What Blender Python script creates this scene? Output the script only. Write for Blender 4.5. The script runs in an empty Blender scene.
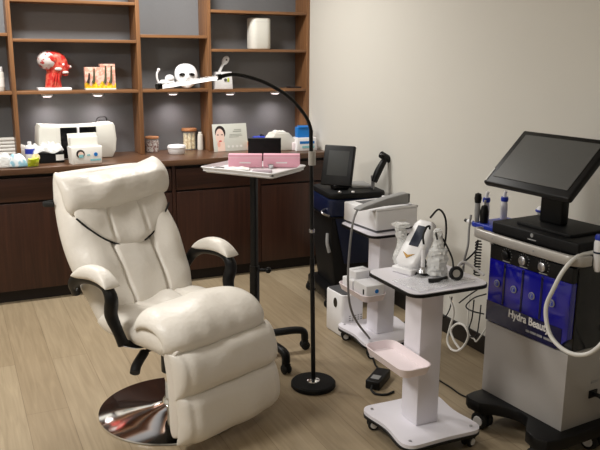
import bpy, bmesh, math, random
from mathutils import Vector, Matrix, noise
random.seed(7)
S = bpy.context.scene
COL = S.collection
PI = math.pi
def R(d): return math.radians(d)

# ------------------------------------------------------------------ camera
FPX, PIT, ROL, YAW, H = 739.3, .22718, .00667, .43835, 1.65
_fw = Vector((math.sin(YAW)*math.cos(PIT), math.cos(YAW)*math.cos(PIT), -math.sin(PIT)))
_rt = Vector((math.cos(YAW), -math.sin(YAW), 0)); _up = _rt.cross(_fw)
c_, s_ = math.cos(ROL), math.sin(ROL)
RT = c_*_rt + s_*_up; UP = -s_*_rt + c_*_up; FW = _fw
EYE = Vector((0, 0, H))
def ray(x, y): return RT*((x-300)/FPX) - UP*((y-225)/FPX) + FW
def gz(x, y, z=0.0): d = ray(x, y); return EYE + d*((z-H)/d.z)      # point of the photo at height z
def gy(x, y, Y): d = ray(x, y); return EYE + d*(Y/d.y)              # ... on the plane y = Y
def gx(x, y, X): d = ray(x, y); return EYE + d*(X/d.x)
cam = bpy.data.cameras.new('camera'); cam.sensor_width = 36; cam.lens = FPX/600*36
co = bpy.data.objects.new('camera', cam); COL.objects.link(co)
co.matrix_world = Matrix(((RT.x, UP.x, -FW.x, 0), (RT.y, UP.y, -FW.y, 0), (RT.z, UP.z, -FW.z, H), (0, 0, 0, 1)))
cam.clip_start = .05
S.camera = co
S.view_settings.view_transform = 'Standard'; S.view_settings.look = 'None'
S.view_settings.gamma = 1; S.view_settings.use_curve_mapping = False
S.view_settings.exposure = 0.1

# ------------------------------------------------------------------ materials
def s2l(c):
    return tuple(((v/12.92) if v <= .04045 else ((v+.055)/1.055)**2.4) for v in (x/255 for x in c))
def mat(name, rgb, rough=.5, metal=0, var=.06, scale=30, bump=0, bscale=200, emit=None, estr=0, alpha=1, trans=0, coat=0, ior=1.45, spec=None):
    m = bpy.data.materials.new(name); m.use_nodes = True
    N, L = m.node_tree.nodes, m.node_tree.links
    b = N['Principled BSDF']; c = s2l(rgb)
    tc = N.new('ShaderNodeTexCoord'); nz = N.new('ShaderNodeTexNoise'); nz.inputs['Scale'].default_value = scale
    L.new(tc.outputs['Object'], nz.inputs['Vector'])
    rp = N.new('ShaderNodeMix'); rp.data_type = 'RGBA'
    rp.inputs[6].default_value = (*[v*(1-var) for v in c], 1); rp.inputs[7].default_value = (*[min(1, v*(1+var)) for v in c], 1)
    L.new(nz.outputs[0], rp.inputs[0]); L.new(rp.outputs[2], b.inputs['Base Color'])
    b.inputs['Roughness'].default_value = rough; b.inputs['Metallic'].default_value = metal
    b.inputs['Alpha'].default_value = alpha; b.inputs['Transmission Weight'].default_value = trans
    b.inputs['Coat Weight'].default_value = coat; b.inputs['IOR'].default_value = ior
    if spec is not None: b.inputs['Specular IOR Level'].default_value = spec
    if emit: b.inputs['Emission Color'].default_value = (*s2l(emit), 1); b.inputs['Emission Strength'].default_value = estr
    if bump:
        n2 = N.new('ShaderNodeTexNoise'); n2.inputs['Scale'].default_value = bscale; L.new(tc.outputs['Object'], n2.inputs['Vector'])
        bp = N.new('ShaderNodeBump'); bp.inputs['Strength'].default_value = bump; bp.inputs['Distance'].default_value = .01
        L.new(n2.outputs[0], bp.inputs['Height']); L.new(bp.outputs[0], b.inputs['Normal'])
    return m
def wood(name, dark, light, axis='Z', rough=.4, grain=28):
    m = mat(name, light, rough); N, L = m.node_tree.nodes, m.node_tree.links
    b = N['Principled BSDF']; tc = N.new('ShaderNodeTexCoord'); mp = N.new('ShaderNodeMapping')
    sc = {'X': (1.2, grain, grain), 'Y': (grain, 1.2, grain), 'Z': (grain, grain, 1.2)}[axis]
    mp.inputs['Scale'].default_value = sc
    L.new(tc.outputs['Object'], mp.inputs[0])
    nz = N.new('ShaderNodeTexNoise'); nz.inputs['Scale'].default_value = 1.6; nz.inputs['Detail'].default_value = 5; nz.inputs['Distortion'].default_value = .6
    L.new(mp.outputs[0], nz.inputs['Vector'])
    cr = N.new('ShaderNodeValToRGB'); cr.color_ramp.elements[0].position = .3; cr.color_ramp.elements[1].position = .72
    cr.color_ramp.elements[0].color = (*s2l(dark), 1); cr.color_ramp.elements[1].color = (*s2l(light), 1)
    L.new(nz.outputs[0], cr.inputs[0]); L.new(cr.outputs[0], b.inputs['Base Color'])
    return m
def floor_mat():
    m = mat('oak_planks', (176, 152, 120), .42); N, L = m.node_tree.nodes, m.node_tree.links
    b = N['Principled BSDF']; tc = N.new('ShaderNodeTexCoord')
    mp = N.new('ShaderNodeMapping'); mp.inputs['Rotation'].default_value = (0, 0, PI/2)
    L.new(tc.outputs['Object'], mp.inputs[0])
    br = N.new('ShaderNodeTexBrick'); br.offset = .37; br.inputs['Scale'].default_value = 1
    br.inputs['Brick Width'].default_value = 1.7; br.inputs['Row Height'].default_value = .19
    br.inputs['Mortar Size'].default_value = .0016; br.inputs['Mortar Smooth'].default_value = .3; br.inputs['Bias'].default_value = 0
    br.inputs['Color1'].default_value = (*s2l((170, 154, 128)), 1); br.inputs['Color2'].default_value = (*s2l((158, 141, 115)), 1)
    br.inputs['Mortar'].default_value = (*s2l((132, 115, 92)), 1)
    L.new(mp.outputs[0], br.inputs['Vector'])
    mp2 = N.new('ShaderNodeMapping'); mp2.inputs['Scale'].default_value = (22, 1.3, 1); L.new(tc.outputs['Object'], mp2.inputs[0])
    nz = N.new('ShaderNodeTexNoise'); nz.inputs['Scale'].default_value = 2; nz.inputs['Detail'].default_value = 6; nz.inputs['Distortion'].default_value = .8
    L.new(mp2.outputs[0], nz.inputs['Vector'])
    cr = N.new('ShaderNodeValToRGB'); cr.color_ramp.elements[0].position = .3; cr.color_ramp.elements[1].position = .7
    cr.color_ramp.elements[0].color = (.8, .78, .75, 1); cr.color_ramp.elements[1].color = (1.06, 1.05, 1.04, 1)
    L.new(nz.outputs[0], cr.inputs[0])
    mx = N.new('ShaderNodeMix'); mx.data_type = 'RGBA'; mx.blend_type = 'MULTIPLY'; mx.inputs[0].default_value = 1
    L.new(br.outputs[0], mx.inputs[6]); L.new(cr.outputs[0], mx.inputs[7]); L.new(mx.outputs[2], b.inputs['Base Color'])
    return m
def patches(name, a, bcol, scale, lo=.45, hi=.55, rough=.4):
    m = mat(name, a, rough); N, L = m.node_tree.nodes, m.node_tree.links
    b = N['Principled BSDF']; tc = N.new('ShaderNodeTexCoord'); nz = N.new('ShaderNodeTexNoise')
    nz.inputs['Scale'].default_value = scale; nz.inputs['Detail'].default_value = 2
    L.new(tc.outputs['Object'], nz.inputs['Vector'])
    cr = N.new('ShaderNodeValToRGB'); cr.color_ramp.elements[0].position = lo; cr.color_ramp.elements[1].position = hi
    cr.color_ramp.elements[0].color = (*s2l(a), 1); cr.color_ramp.elements[1].color = (*s2l(bcol), 1)
    L.new(nz.outputs[0], cr.inputs[0]); L.new(cr.outputs[0], b.inputs['Base Color'])
    return m
M = dict(
    wall=mat('painted_wall', (214, 211, 202), .75, var=.015, scale=3, bump=.03, bscale=250),
    back=mat('grey_panel', (118, 119, 121), .75, var=.05, scale=60, bump=.05),
    ceil=mat('ceiling_paint', (225, 222, 215), .9, var=.01),
    floor=floor_mat(),
    base=mat('dark_baseboard', (30, 26, 24), .5),
    shelf=wood('walnut_shelf', (108, 74, 48), (146, 104, 68), 'X', .4),
    post=wood('walnut_upright', (108, 74, 48), (146, 104, 68), 'Z', .4),
    top=wood('walnut_top', (74, 50, 36), (108, 78, 56), 'X', .32),
    door=wood('dark_walnut', (46, 25, 17), (66, 38, 27), 'Z', .38),
    drawer=wood('dark_walnut_front', (46, 25, 17), (64, 37, 26), 'X', .38),
    carc=mat('carcass_dark', (24, 15, 12), .6),
    leather=mat('cream_leather', (230, 224, 214), .4, var=.02, scale=8, bump=.25, bscale=34),
    leather2=mat('cream_leather_side', (228, 221, 211), .5, var=.02, scale=8, bump=.12, bscale=90),
    black=mat('black_plastic', (10, 10, 11), .42, spec=.35),
    blackm=mat('black_matte', (14, 14, 15), .6, spec=.3),
    gloss=mat('black_gloss', (8, 9, 12), .12),
    rubber=mat('black_rubber', (18, 18, 18), .7),
    chrome=mat('chrome', (235, 235, 235), .07, 1, var=.01),
    steel=mat('brushed_steel', (190, 190, 192), .3, 1, var=.03),
    silver=mat('silver_paint', (182, 178, 172), .35, .35, var=.02),
    greybox=mat('grey_metal_panel', (168, 164, 160), .45, 0, var=.03, scale=120),
    white=mat('white_plastic', (238, 237, 238), .32, var=.01),
    whitel=mat('white_laminate', (232, 229, 236), .3, var=.01),
    pinkw=mat('pale_pink_plastic', (243, 230, 232), .4, var=.01),
    pink=mat('pink_card', (240, 178, 196), .6, var=.02),
    navy=mat('navy_paint', (11, 23, 54), .35, var=.04),
    blue=mat('blue_acrylic', (8, 10, 140), .14, var=.05, coat=.6),
    blued=mat('dark_blue_acrylic', (6, 7, 60), .12, var=.05, coat=.6),
    bluep=mat('blue_plastic', (40, 60, 170), .35),
    screen=mat('screen_glass', (92, 92, 90), .5, var=.03, spec=.3),
    screend=mat('dark_screen', (56, 57, 56), .5, var=.03, spec=.3),
    grey=mat('grey_plastic', (150, 150, 150), .45),
    greyd=mat('dark_grey_plastic', (82, 82, 84), .5),
    hose=mat('white_hose', (222, 220, 214), .4),
    ghose=mat('grey_hose', (128, 126, 126), .45),
    led=mat('led_light', (255, 255, 255), .4, emit=(255, 250, 246), estr=1.8),
    puck=mat('puck_light_lens', (255, 250, 245), .3, emit=(255, 235, 235), estr=2.5),
    film=mat('clear_film', (245, 246, 244), .22, var=.03, alpha=.62, bump=.6, bscale=60),
    filmt=mat('thin_clear_film', (245, 246, 248), .12, var=.03, alpha=.28, bump=.6, bscale=40),
    gold=mat('gold_badge', (150, 116, 62), .35, .7),
    paper=mat('white_paper', (240, 238, 232), .8, var=.02),
    cream=mat('cream_plastic', (222, 220, 211), .4, var=.01),
    muscle=patches('red_muscle', (196, 44, 40), (214, 98, 80), 28),
    skull=patches('skull_white', (214, 206, 202), (176, 60, 58), 34, .54, .6),
    skin=mat('skin_pink', (238, 178, 160), .5),
    skinm=patches('skin_layers', (236, 196, 178), (222, 158, 138), 40),
    fat=patches('yellow_fat', (246, 216, 60), (232, 170, 40), 60),
    hair=mat('dark_brown', (42, 30, 28), .6),
    follicle=mat('green_brown_root', (70, 74, 50), .6),
    lidw=wood('light_wood_lid', (150, 96, 58), (186, 132, 88), 'X', .5),
    glass=mat('clear_glass', (235, 240, 240), .05, alpha=.1, spec=.6),
    jarred=patches('jar_filling', (214, 204, 196), (120, 62, 52), 70),
    jarcream=patches('jar_sticks', (242, 228, 186), (214, 190, 140), 60),
    orange=mat('orange_pack', (236, 134, 74), .5),
    sky=mat('bright_blue_pack', (18, 118, 200), .5),
    pale=patches('pale_blue_film', (226, 234, 238), (150, 196, 214), 22, rough=.25),
    lime=patches('lime_pack', (190, 206, 40), (226, 226, 110), 30),
    teal=mat('teal_card', (140, 200, 206), .5),
    tag=mat('white_mark', (232, 230, 226), .5),
    dim=mat('dim_grey_mark', (150, 150, 150), .5),
    card=mat('card_grey', (214, 216, 208), .5, var=.02),
    cardt=mat('card_text', (170, 172, 164), .6),
    lips=mat('lips', (214, 100, 92), .5),
    face=mat('printed_skin', (242, 212, 198), .5, var=.03),
)

# ------------------------------------------------------------------ mesh helpers
def rot(x=0, y=0, z=0): return Matrix.Rotation(R(z), 4, 'Z') @ Matrix.Rotation(R(y), 4, 'Y') @ Matrix.Rotation(R(x), 4, 'X')
def merge(bm, t, mtx=None):
    if mtx is not None: bmesh.ops.transform(t, matrix=mtx, verts=t.verts)
    me = bpy.data.meshes.new('t'); t.to_mesh(me); t.free(); bm.from_mesh(me); bpy.data.meshes.remove(me)
def NB(): return bmesh.new()
def box(bm, c, s, bev=0, rt=None, seg=3):
    t = NB(); bmesh.ops.create_cube(t, size=1)
    bmesh.ops.scale(t, vec=s, verts=t.verts)
    if bev: bmesh.ops.bevel(t, geom=t.edges[:], offset=bev, segments=seg, profile=.5, affect='EDGES', clamp_overlap=True)
    merge(bm, t, Matrix.Translation(c) @ (rt if rt else Matrix()))
    return bm
def bx(x0, x1, y0, y1, z0, z1, bev=0): return box(NB(), ((x0+x1)/2, (y0+y1)/2, (z0+z1)/2), (x1-x0, y1-y0, z1-z0), bev)
def abx(bm, x0, x1, y0, y1, z0, z1, bev=0): return box(bm, ((x0+x1)/2, (y0+y1)/2, (z0+z1)/2), (x1-x0, y1-y0, z1-z0), bev)
def smooth_path(pts, n=8):
    P = [Vector(p) for p in pts]
    if len(P) < 3: return P
    out = []
    for i in range(len(P)-1):
        a = P[i-1] if i else P[0]*2-P[1]; b, c = P[i], P[i+1]; d = P[i+2] if i+2 < len(P) else P[-1]*2-P[-2]
        for k in range(n):
            t = k/n
            out.append(.5*((2*b)+(c-a)*t+(2*a-5*b+4*c-d)*t*t+(3*b-a-3*c+d)*t**3))
    out.append(P[-1]); return out
def tube(bm, pts, r, seg=10, smooth=True, flat=1.0, n=8, taper=None):
    P = smooth_path(pts, n) if smooth else [Vector(p) for p in pts]
    rings = []; up = Vector((0, 0, 1)); prevn = None
    for i, p in enumerate(P):
        t = (P[min(i+1, len(P)-1)]-P[max(i-1, 0)]).normalized()
        if prevn is None:
            a = up if abs(t.z) < .95 else Vector((1, 0, 0)); nn = (a - t*a.dot(t)).normalized()
        else:
            nn = prevn - t*prevn.dot(t); nn = nn.normalized()
        prevn = nn; bb = t.cross(nn)
        f = i/max(1, len(P)-1)
        rr = r if taper is None else taper(f)
        rings.append([bm.verts.new(p + nn*(rr*math.cos(2*PI*k/seg)) + bb*(rr*flat*math.sin(2*PI*k/seg))) for k in range(seg)])
    for a, b in zip(rings, rings[1:]):
        for k in range(seg): bm.faces.new((a[k], a[(k+1) % seg], b[(k+1) % seg], b[k]))
    bm.faces.new(rings[0][::-1]); bm.faces.new(rings[-1])
    return bm
def lathe(bm, prof, c=(0, 0, 0), seg=32, mtx=None):
    t = NB(); rings = []
    for r, z in prof:
        if r < 1e-6: rings.append([t.verts.new((0, 0, z))])
        else: rings.append([t.verts.new((r*math.cos(2*PI*k/seg), r*math.sin(2*PI*k/seg), z)) for k in range(seg)])
    for a, b in zip(rings, rings[1:]):
        for k in range(seg):
            k2 = (k+1) % seg
            if len(a) == 1 and len(b) > 1: t.faces.new((a[0], b[k2], b[k]))
            elif len(b) == 1 and len(a) > 1: t.faces.new((a[k], a[k2], b[0]))
            elif len(a) > 1: t.faces.new((a[k], a[k2], b[k2], b[k]))
    if len(rings[0]) > 1: t.faces.new(rings[0][::-1])
    if len(rings[-1]) > 1: t.faces.new(rings[-1])
    bmesh.ops.recalc_face_normals(t, faces=t.faces)
    merge(bm, t, Matrix.Translation(c) @ (mtx if mtx else Matrix())); return bm
def cyl(bm, c, r, h, seg=24, mtx=None, bev=0):
    if bev: pr = [(0, 0), (r-bev, 0), (r, bev), (r, h-bev), (r-bev, h), (0, h)]
    else: pr = [(0, 0), (r, 0), (r, h), (0, h)]
    return lathe(bm, pr, c, seg, mtx)
def ell(bm, c, r, mtx=None, seg=20):
    t = NB(); bmesh.ops.create_uvsphere(t, u_segments=seg, v_segments=max(8, seg*2//3), radius=1)
    bmesh.ops.scale(t, vec=r, verts=t.verts)
    merge(bm, t, Matrix.Translation(c) @ (mtx if mtx else Matrix())); return bm
def prism(bm, poly, z0, z1, mtx=None, bev=0):
    t = NB(); vs = [t.verts.new((x, y, z0)) for x, y in poly]; f = t.faces.new(vs)
    r = bmesh.ops.extrude_face_region(t, geom=[f]); nv = [v for v in r['geom'] if isinstance(v, bmesh.types.BMVert)]
    bmesh.ops.translate(t, vec=(0, 0, z1-z0), verts=nv)
    bmesh.ops.recalc_face_normals(t, faces=t.faces)
    if bev:
        es = [e for e in t.edges if abs(e.verts[0].co.z-e.verts[1].co.z) < 1e-6]
        bmesh.ops.bevel(t, geom=es, offset=bev, segments=2, profile=.5, affect='EDGES', clamp_overlap=True)
    merge(bm, t, mtx); return bm
def rrect(w, d, r, n=6, cx=0, cy=0):
    o = []
    for qx, qy, a0 in ((1, 1, 0), (-1, 1, 90), (-1, -1, 180), (1, -1, 270)):
        for k in range(n+1):
            a = R(a0+90*k/n); o.append((cx+qx*(w/2-r)+r*math.cos(a), cy+qy*(d/2-r)+r*math.sin(a)))
    return o
def puff(bm, base, Tf, Tb, nu=36, nv=36, p=5, q=.5, mod=None, noise_amp=0, nscale=9, seed=0, pv=None):
    pv = pv or p; t = NB(); F = {}; B = {}
    for i in range(nu+1):
        u = math.sin(PI/2*(2*i/nu-1))
        for j in range(nv+1):
            v = math.sin(PI/2*(2*j/nv-1)); P, n = base(u, v)
            e = max(0, (1-abs(u)**p)*(1-abs(v)**pv))**q
            m = mod(u, v) if mod else 1
            w = noise_amp*noise.noise(Vector((P.x*nscale+seed, P.y*nscale, P.z*nscale)))*e if noise_amp else 0
            edge = i in (0, nu) or j in (0, nv)
            F[i, j] = t.verts.new(P+n*(Tf*e*m+w)); B[i, j] = F[i, j] if edge else t.verts.new(P-n*Tb*e)
    for i in range(nu):
        for j in range(nv):
            a, b, c, d = (i, j), (i+1, j), (i+1, j+1), (i, j+1)
            t.faces.new((F[a], F[b], F[c], F[d]))
            t.faces.new((B[d], B[c], B[b], B[a]))
    bmesh.ops.recalc_face_normals(t, faces=t.faces)
    merge(bm, t); return bm
def obj(name, bm, m, parent=None, sharp=35, label=None, loc=None, rz=None):
    me = bpy.data.meshes.new(name); bm.to_mesh(me); bm.free()
    for p in me.polygons: p.use_smooth = True
    me.set_sharp_from_angle(angle=R(sharp))
    me.materials.append(M[m] if isinstance(m, str) else m)
    o = bpy.data.objects.new(name, me); COL.objects.link(o)
    if parent: o.parent = parent
    if label: o['label'] = label
    if loc: o.location = loc
    if rz is not None: o.rotation_euler = (0, 0, rz)
    return o
def tag(o, label, cat, group=None):
    o['label'] = label; o['category'] = cat
    if group: o['group'] = group
    return o
def thing(name, label, cat, loc=(0, 0, 0), rz=0, group=None):
    o = bpy.data.objects.new(name, None); COL.objects.link(o); o.empty_display_size = .1
    o.location = loc; o.rotation_euler = (0, 0, rz); return tag(o, label, cat, group)
def struct(name, bm, m):
    o = obj(name, bm, m); o['kind'] = 'structure'; return o
def text_bm(txt, size, depth=.0008, offset=0):
    cu = bpy.data.curves.new('t', 'FONT'); cu.body = txt; cu.size = size; cu.extrude = depth; cu.offset = offset
    cu.align_x = 'CENTER'; cu.align_y = 'CENTER'
    o = bpy.data.objects.new('t', cu); COL.objects.link(o)
    dg = bpy.context.evaluated_depsgraph_get(); me = bpy.data.meshes.new_from_object(o.evaluated_get(dg))
    bm = NB(); bm.from_mesh(me); bpy.data.meshes.remove(me); bpy.data.objects.remove(o); bpy.data.curves.remove(cu)
    return bm
def dup(root):
    r = root.copy(); COL.objects.link(r)
    for ch in list(root.children):
        c = ch.copy(); COL.objects.link(c); c.parent = r
        for g in list(ch.children):
            d = g.copy(); COL.objects.link(d); d.parent = c
    return r
def castor(parent, x, y, r=.028, ang=0, z=None, hub='white'):
    zt = r if z is None else z
    b = NB(); box(b, (x, y, zt+r*.75), (r*1.3, r*1.5, r*.9), .004, rot(z=ang)); cyl(b, (x, y, zt+r*1.0), r*.35, r*.9, 12)
    c = obj('castor', b, 'black', parent)
    m = rot(z=ang) @ rot(x=90)
    for s in (-1, 1):
        w = NB(); off = rot(z=ang) @ Vector((0, s*r*.55, 0))
        lathe(w, [(0, -r*.3), (r*.8, -r*.3), (r, -r*.15), (r, r*.15), (r*.8, r*.3), (0, r*.3)], (x+off.x, y+off.y, zt), 20, m)
        obj('wheel', w, 'rubber', c)
        h = NB(); off = rot(z=ang) @ Vector((0, s*r*.88, 0))
        lathe(h, [(0, -r*.1), (r*.62, -r*.1), (r*.55, r*.1), (0, r*.1)], (x+off.x, y+off.y, zt), 18, m)
        obj('hub_cap', h, hub, c)
    return c

# ------------------------------------------------------------------ room shell
WX, WB = 2.62, 5.66
struct('floor', bx(-3, WX+.1, -2.5, WB+.1, -.05, 0), 'floor')
struct('ceiling', bx(-3, WX+.1, -2.5, WB+.1, 2.7, 2.75), 'ceil')
struct('wall_right', bx(WX, WX+.1, -2.5, WB+.1, 0, 2.7), 'wall')
struct('wall_back', bx(-3, WX, WB, WB+.1, 0, 2.7), 'wall')
struct('wall_left', bx(-3.1, -3, -2.5, WB+.1, 0, 2.7), 'wall')
struct('wall_front', bx(-3, WX, -2.6, -2.5, 0, 2.7), 'wall')
struct('baseboard_right', bx(WX-.014, WX, -2.5, 5.1, 0, .105, .003), 'base')

# ------------------------------------------------------------------ cabinets, worktop, shelving
CF = 5.09                                              # plane of the door fronts
units = [(-1.2, -.55, 'far left, mostly outside the photo'), (-.55, .10, ''), (.10, .75, ''), (.75, 1.405, ''), (1.405, 2.06, ''), (2.06, WX, '')]
LB = {1: 'dark walnut base cabinet at the far left end under the countertop',
      2: 'dark walnut base cabinet left of the cream chair, at the photo edge',
      3: 'dark walnut base cabinet hidden mostly behind the cream chair back',
      4: 'dark walnut base cabinet behind the post of the white tray stand',
      5: 'dark walnut base cabinet beside the right wall, behind the navy machine'}
for i, (a, b, _) in enumerate(units):
    if i < 1: continue
    t = thing('base_cabinet', LB[i], 'cabinet', ((a+b)/2, CF, 0), 0, 'dark walnut base cabinets along the back wall')
    w = (b-a)/2
    obj('body', bx(-w+.0005, w-.0005, .021, WB-CF-.01, .09, .872), 'carc', t)
    obj('toe_kick', bx(-w+.0005, w-.0005, .055, .075, 0, .09), 'carc', t)
    gl, gr = (.022, .026)
    obj('stile', bx(w-gr, w-.001, .001, .02, .09, .872), 'door', t)
    obj('drawer', bx(-w+.004, w-gr-.004, 0, .02, .695, .85, .002), 'drawer', t)
    obj('door', bx(-w+.004, w-gr-.004, 0, .02, .09, .681, .002), 'door', t)
ct = tag(obj('countertop', bx(-.575, WX-.001, 5.055, WB-.001, .876, .916, .003), 'top'), 'long walnut countertop running over the base cabinets', 'countertop')
YF, YB = 5.43, 5.645
sh = thing('wall_shelving', 'walnut open shelving with grey back standing on the countertop', 'shelving', (0, YF, .916))
D = YB-YF
def lz(z): return z-.916
posts = (-.575, -.17, .385, 1.245, 1.775, 2.592)
for x in posts: obj('upright', bx(x, x+.028, 0, D, .001, lz(2.5), .0015), 'post', sh)
obj('back_panel', bx(-.57, WX-.002, D+.001, D+.009, .001, lz(2.5)), 'back', sh)
for a, b, zs in ((-.547, -.17, (1.39, 1.775, 2.38)), (-.142, .385, (1.39, 1.775, 2.38)), (.413, 1.245, (1.39, 1.74, 2.0)), (1.273, 1.775, (1.39, 1.78, 2.38)), (1.803, 2.592, (1.383, 1.684, 1.968))):
    for z in zs+(2.48,): obj('shelf', bx(a+.0005, b-.0005, .003, D, lz(z)-.021, lz(z), .0015), 'shelf', sh)

# puck lights under the shelf
for i, (px, lab) in enumerate(((47, 'below the red anatomical head'), (98, 'below the pink skin model'), (173, 'below the white face mask'), (230, 'below the small white box device'), (275, 'nearest the right wall'))):
    x = gy(px, 96, 5.53).x; z = 1.366 if px < 200 else 1.359
    t = thing('puck_light', 'small round white puck light under the shelf '+lab, 'light', (x, 5.53, z-.022), 0, 'puck lights under the shelf')
    obj('housing', cyl(NB(), (0, 0, .006), .04, .0158, 24, None, .003), 'white', t)
    obj('lens', lathe(NB(), [(0, 0), (.026, 0), (.03, .006), (0, .0061)], (0, 0, 0), 24), 'puck', t)
    l = bpy.data.lights.new('puck', 'SPOT'); l.energy = 5; l.color = (1, .88, .88); l.spot_size = R(140); l.spot_blend = 1; l.shadow_soft_size = .03
    lo = bpy.data.objects.new('puck_lamp', l); COL.objects.link(lo); lo.location = (x, 5.53, z-.028)

# ------------------------------------------------------------------ shelf contents
SZ = 1.3905
# anatomical head
p = gy(54.5, 92, 5.53)
t = thing('anatomical_head_model', 'red and white anatomical head model on a white slab', 'model', (p.x, 5.53, SZ)); t.scale = (.95, 1, .87)
obj('base', bx(-.118, .118, -.06, .06, 0, .022, .004), 'white', t)
hd = NB()
prof = [(.0, -.005, .06, .055), (.03, -.005, .056, .052), (.07, -.004, .052, .05), (.10, .004, .058, .052), (.125, .028, .074, .054), (.15, .028, .082, .062), (.18, .014, .094, .068), (.215, .002, .1, .072), (.25, -.008, .094, .07), (.275, -.012, .068, .056), (.29, -.015, .036, .03)]
rings = []
for z, cx, rx, ry in prof:
    rings.append([hd.verts.new((cx+rx*math.cos(2*PI*k/28)*(1.02 if math.cos(2*PI*k/28) > 0 else 1), ry*math.sin(2*PI*k/28), .022+z)) for k in range(28)])
for a, b in zip(rings, rings[1:]):
    for k in range(28): hd.faces.new((a[k], a[(k+1) % 28], b[(k+1) % 28], b[k]))
hd.faces.new(rings[0][::-1]); hd.faces.new(rings[-1])
ell(hd, (.108, 0, .186), (.02, .013, .018)); ell(hd, (.096, 0, .158), (.016, .022, .008)); ell(hd, (.094, 0, .145), (.014, .02, .007)); ell(hd, (.085, 0, .125), (.022, .024, .014))
for k in range(3): tube(hd, [(-.02+.02*k, -.05, .03), (-.01+.018*k, -.058, .08), (.0+.016*k, -.056, .13)], .007, 8)
obj('muscle_head', hd, 'muscle', t, 60)
cr = NB(); ell(cr, (-.03, -.006, .238), (.08, .077, .078)); obj('cranium', cr, 'skull', t, label='white skull half of the model')
e = NB(); ell(e, (.064, -.05, .205), (.014, .01, .012)); obj('eye', e, 'white', t)
e = NB(); ell(e, (.03, -.062, .17), (.026, .01, .014)); ell(e, (.08, -.03, .142), (.03, .034, .012)); ell(e, (.118, 0, .185), (.016, .011, .014)); obj('bone', e, 'skull', t)
e = NB(); ell(e, (-.012, -.074, .25), (.034, .008, .028)); obj('temple_muscle', e, 'muscle', t)
# skin cross-section model
p = gy(100.5, 92, 5.52)
t = thing('skin_model', 'pink block skin cross-section model with yellow fat layer', 'model', (p.x, 5.52, SZ), R(-4))
obj('base', bx(-.107, .107, -.05, .05, 0, .012, .002), 'cream', t)
obj('dermis', bx(-.105, .105, -.045, .045, .0125, .16, .002), 'skinm', t)
obj('raised_dermis', bx(.0, .105, -.045, .045, .1605, .182, .002), 'skinm', t)
f = NB()
wav = [(-.1055, .013)]+[(-.1055+.211*k/30, .045+.018*math.sin(k*.85)) for k in range(31)]+[(.1055, .013)]
prism(f, wav, 0, .0915, Matrix.Translation((0, .0458, 0)) @ rot(x=90)); obj('fat_layer', f, 'fat', t)
for x, h in ((-.045, .15), (.035, .17), (.075, .17), (-.08, .12)):
    f = NB(); tube(f, [(x-.008, -.046, .05), (x, -.047, .08), (x+.004, -.0465, h)], .008, 8, taper=lambda q: .011*(1-.6*q)); obj('hair_follicle', f, 'follicle' if x > -.06 else 'hair', t)
f = NB(); abx(f, -.1052, -.0005, -.0452, .0452, .1605, .167, .002); abx(f, .0, .1052, -.0452, .0452, .1825, .188, .002); obj('epidermis', f, 'hair', t)
# left white bottle box
p = gy(1, 92, 5.52)
t = thing('supply_bottle', 'white plastic bottle on the shelf at the left photo edge', 'bottle', (p.x, 5.52, SZ))
obj('body', lathe(NB(), [(0, 0), (.026, 0), (.028, .004), (.028, .12), (.024, .13), (0, .13)]), 'cream', t)
obj('cap', cyl(NB(), (0, 0, .1305), .021, .032, 24, None, .003), 'white', t)
obj('label_band', lathe(NB(), [(.0283, .03), (.0287, .03), (.0287, .09), (.0283, .09)]), 'paper', t)
# white mask
p = gy(187, 92, 5.53)
t = thing('led_face_mask', 'white hard face mask with dark eye slots leaning on the shelf', 'mask', (p.x, 5.55, SZ), R(-8))
def maskbase(u, v):
    w = .086*max(.05, 1-.95*abs(v)**2.6)**.5*(1-.2*max(0, -v))
    a = u*1.25
    return Vector((w*math.sin(a)/math.sin(1.25), -.055*math.cos(a)*(1-.35*v*v)-.0+.03*v, .094+.09*v)), Vector((math.sin(a)*.8, -math.cos(a), .15)).normalized()
def maskmod(u, v): return 1 + 2.2*math.exp(-(u/.13)**2-((v+.1)/.22)**2)
obj('shell', puff(NB(), maskbase, .008, .006, 30, 30, 3.2, .5, maskmod), 'white', t, 60)
for s in (-1, 1):
    e = NB(); ell(e, (s*.037, -.062, .105), (.024, .016, .012), rot(z=s*24, y=s*10)); obj('eye_slot', e, 'gloss', t)
e = NB(); ell(e, (0, -.06, .035), (.02, .012, .004)); obj('mouth_slot', e, 'greyd', t)
# white massager with hook
p = gy(166, 92, 5.5)
t = thing('massage_device', 'white handheld beauty device with curved hook arm left of the mask', 'device', (p.x, 5.5, SZ))
obj('body', box(NB(), (.01, 0, .034), (.11, .06, .066), .018), 'white', t)
obj('dome', ell(NB(), (.03, -.005, .075), (.036, .03, .03)), 'white', t)
obj('hook_arm', tube(NB(), [(-.045, 0, .03), (-.062, 0, .07), (-.064, 0, .11), (-.052, 0, .135)], .008, 10), 'white', t)
obj('hook_tip', ell(NB(), (-.05, 0, .14), (.012, .012, .012)), 'white', t)
obj('grey_panel', box(NB(), (.0, -.031, .035), (.07, .003, .025), .001), 'grey', t)
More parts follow.
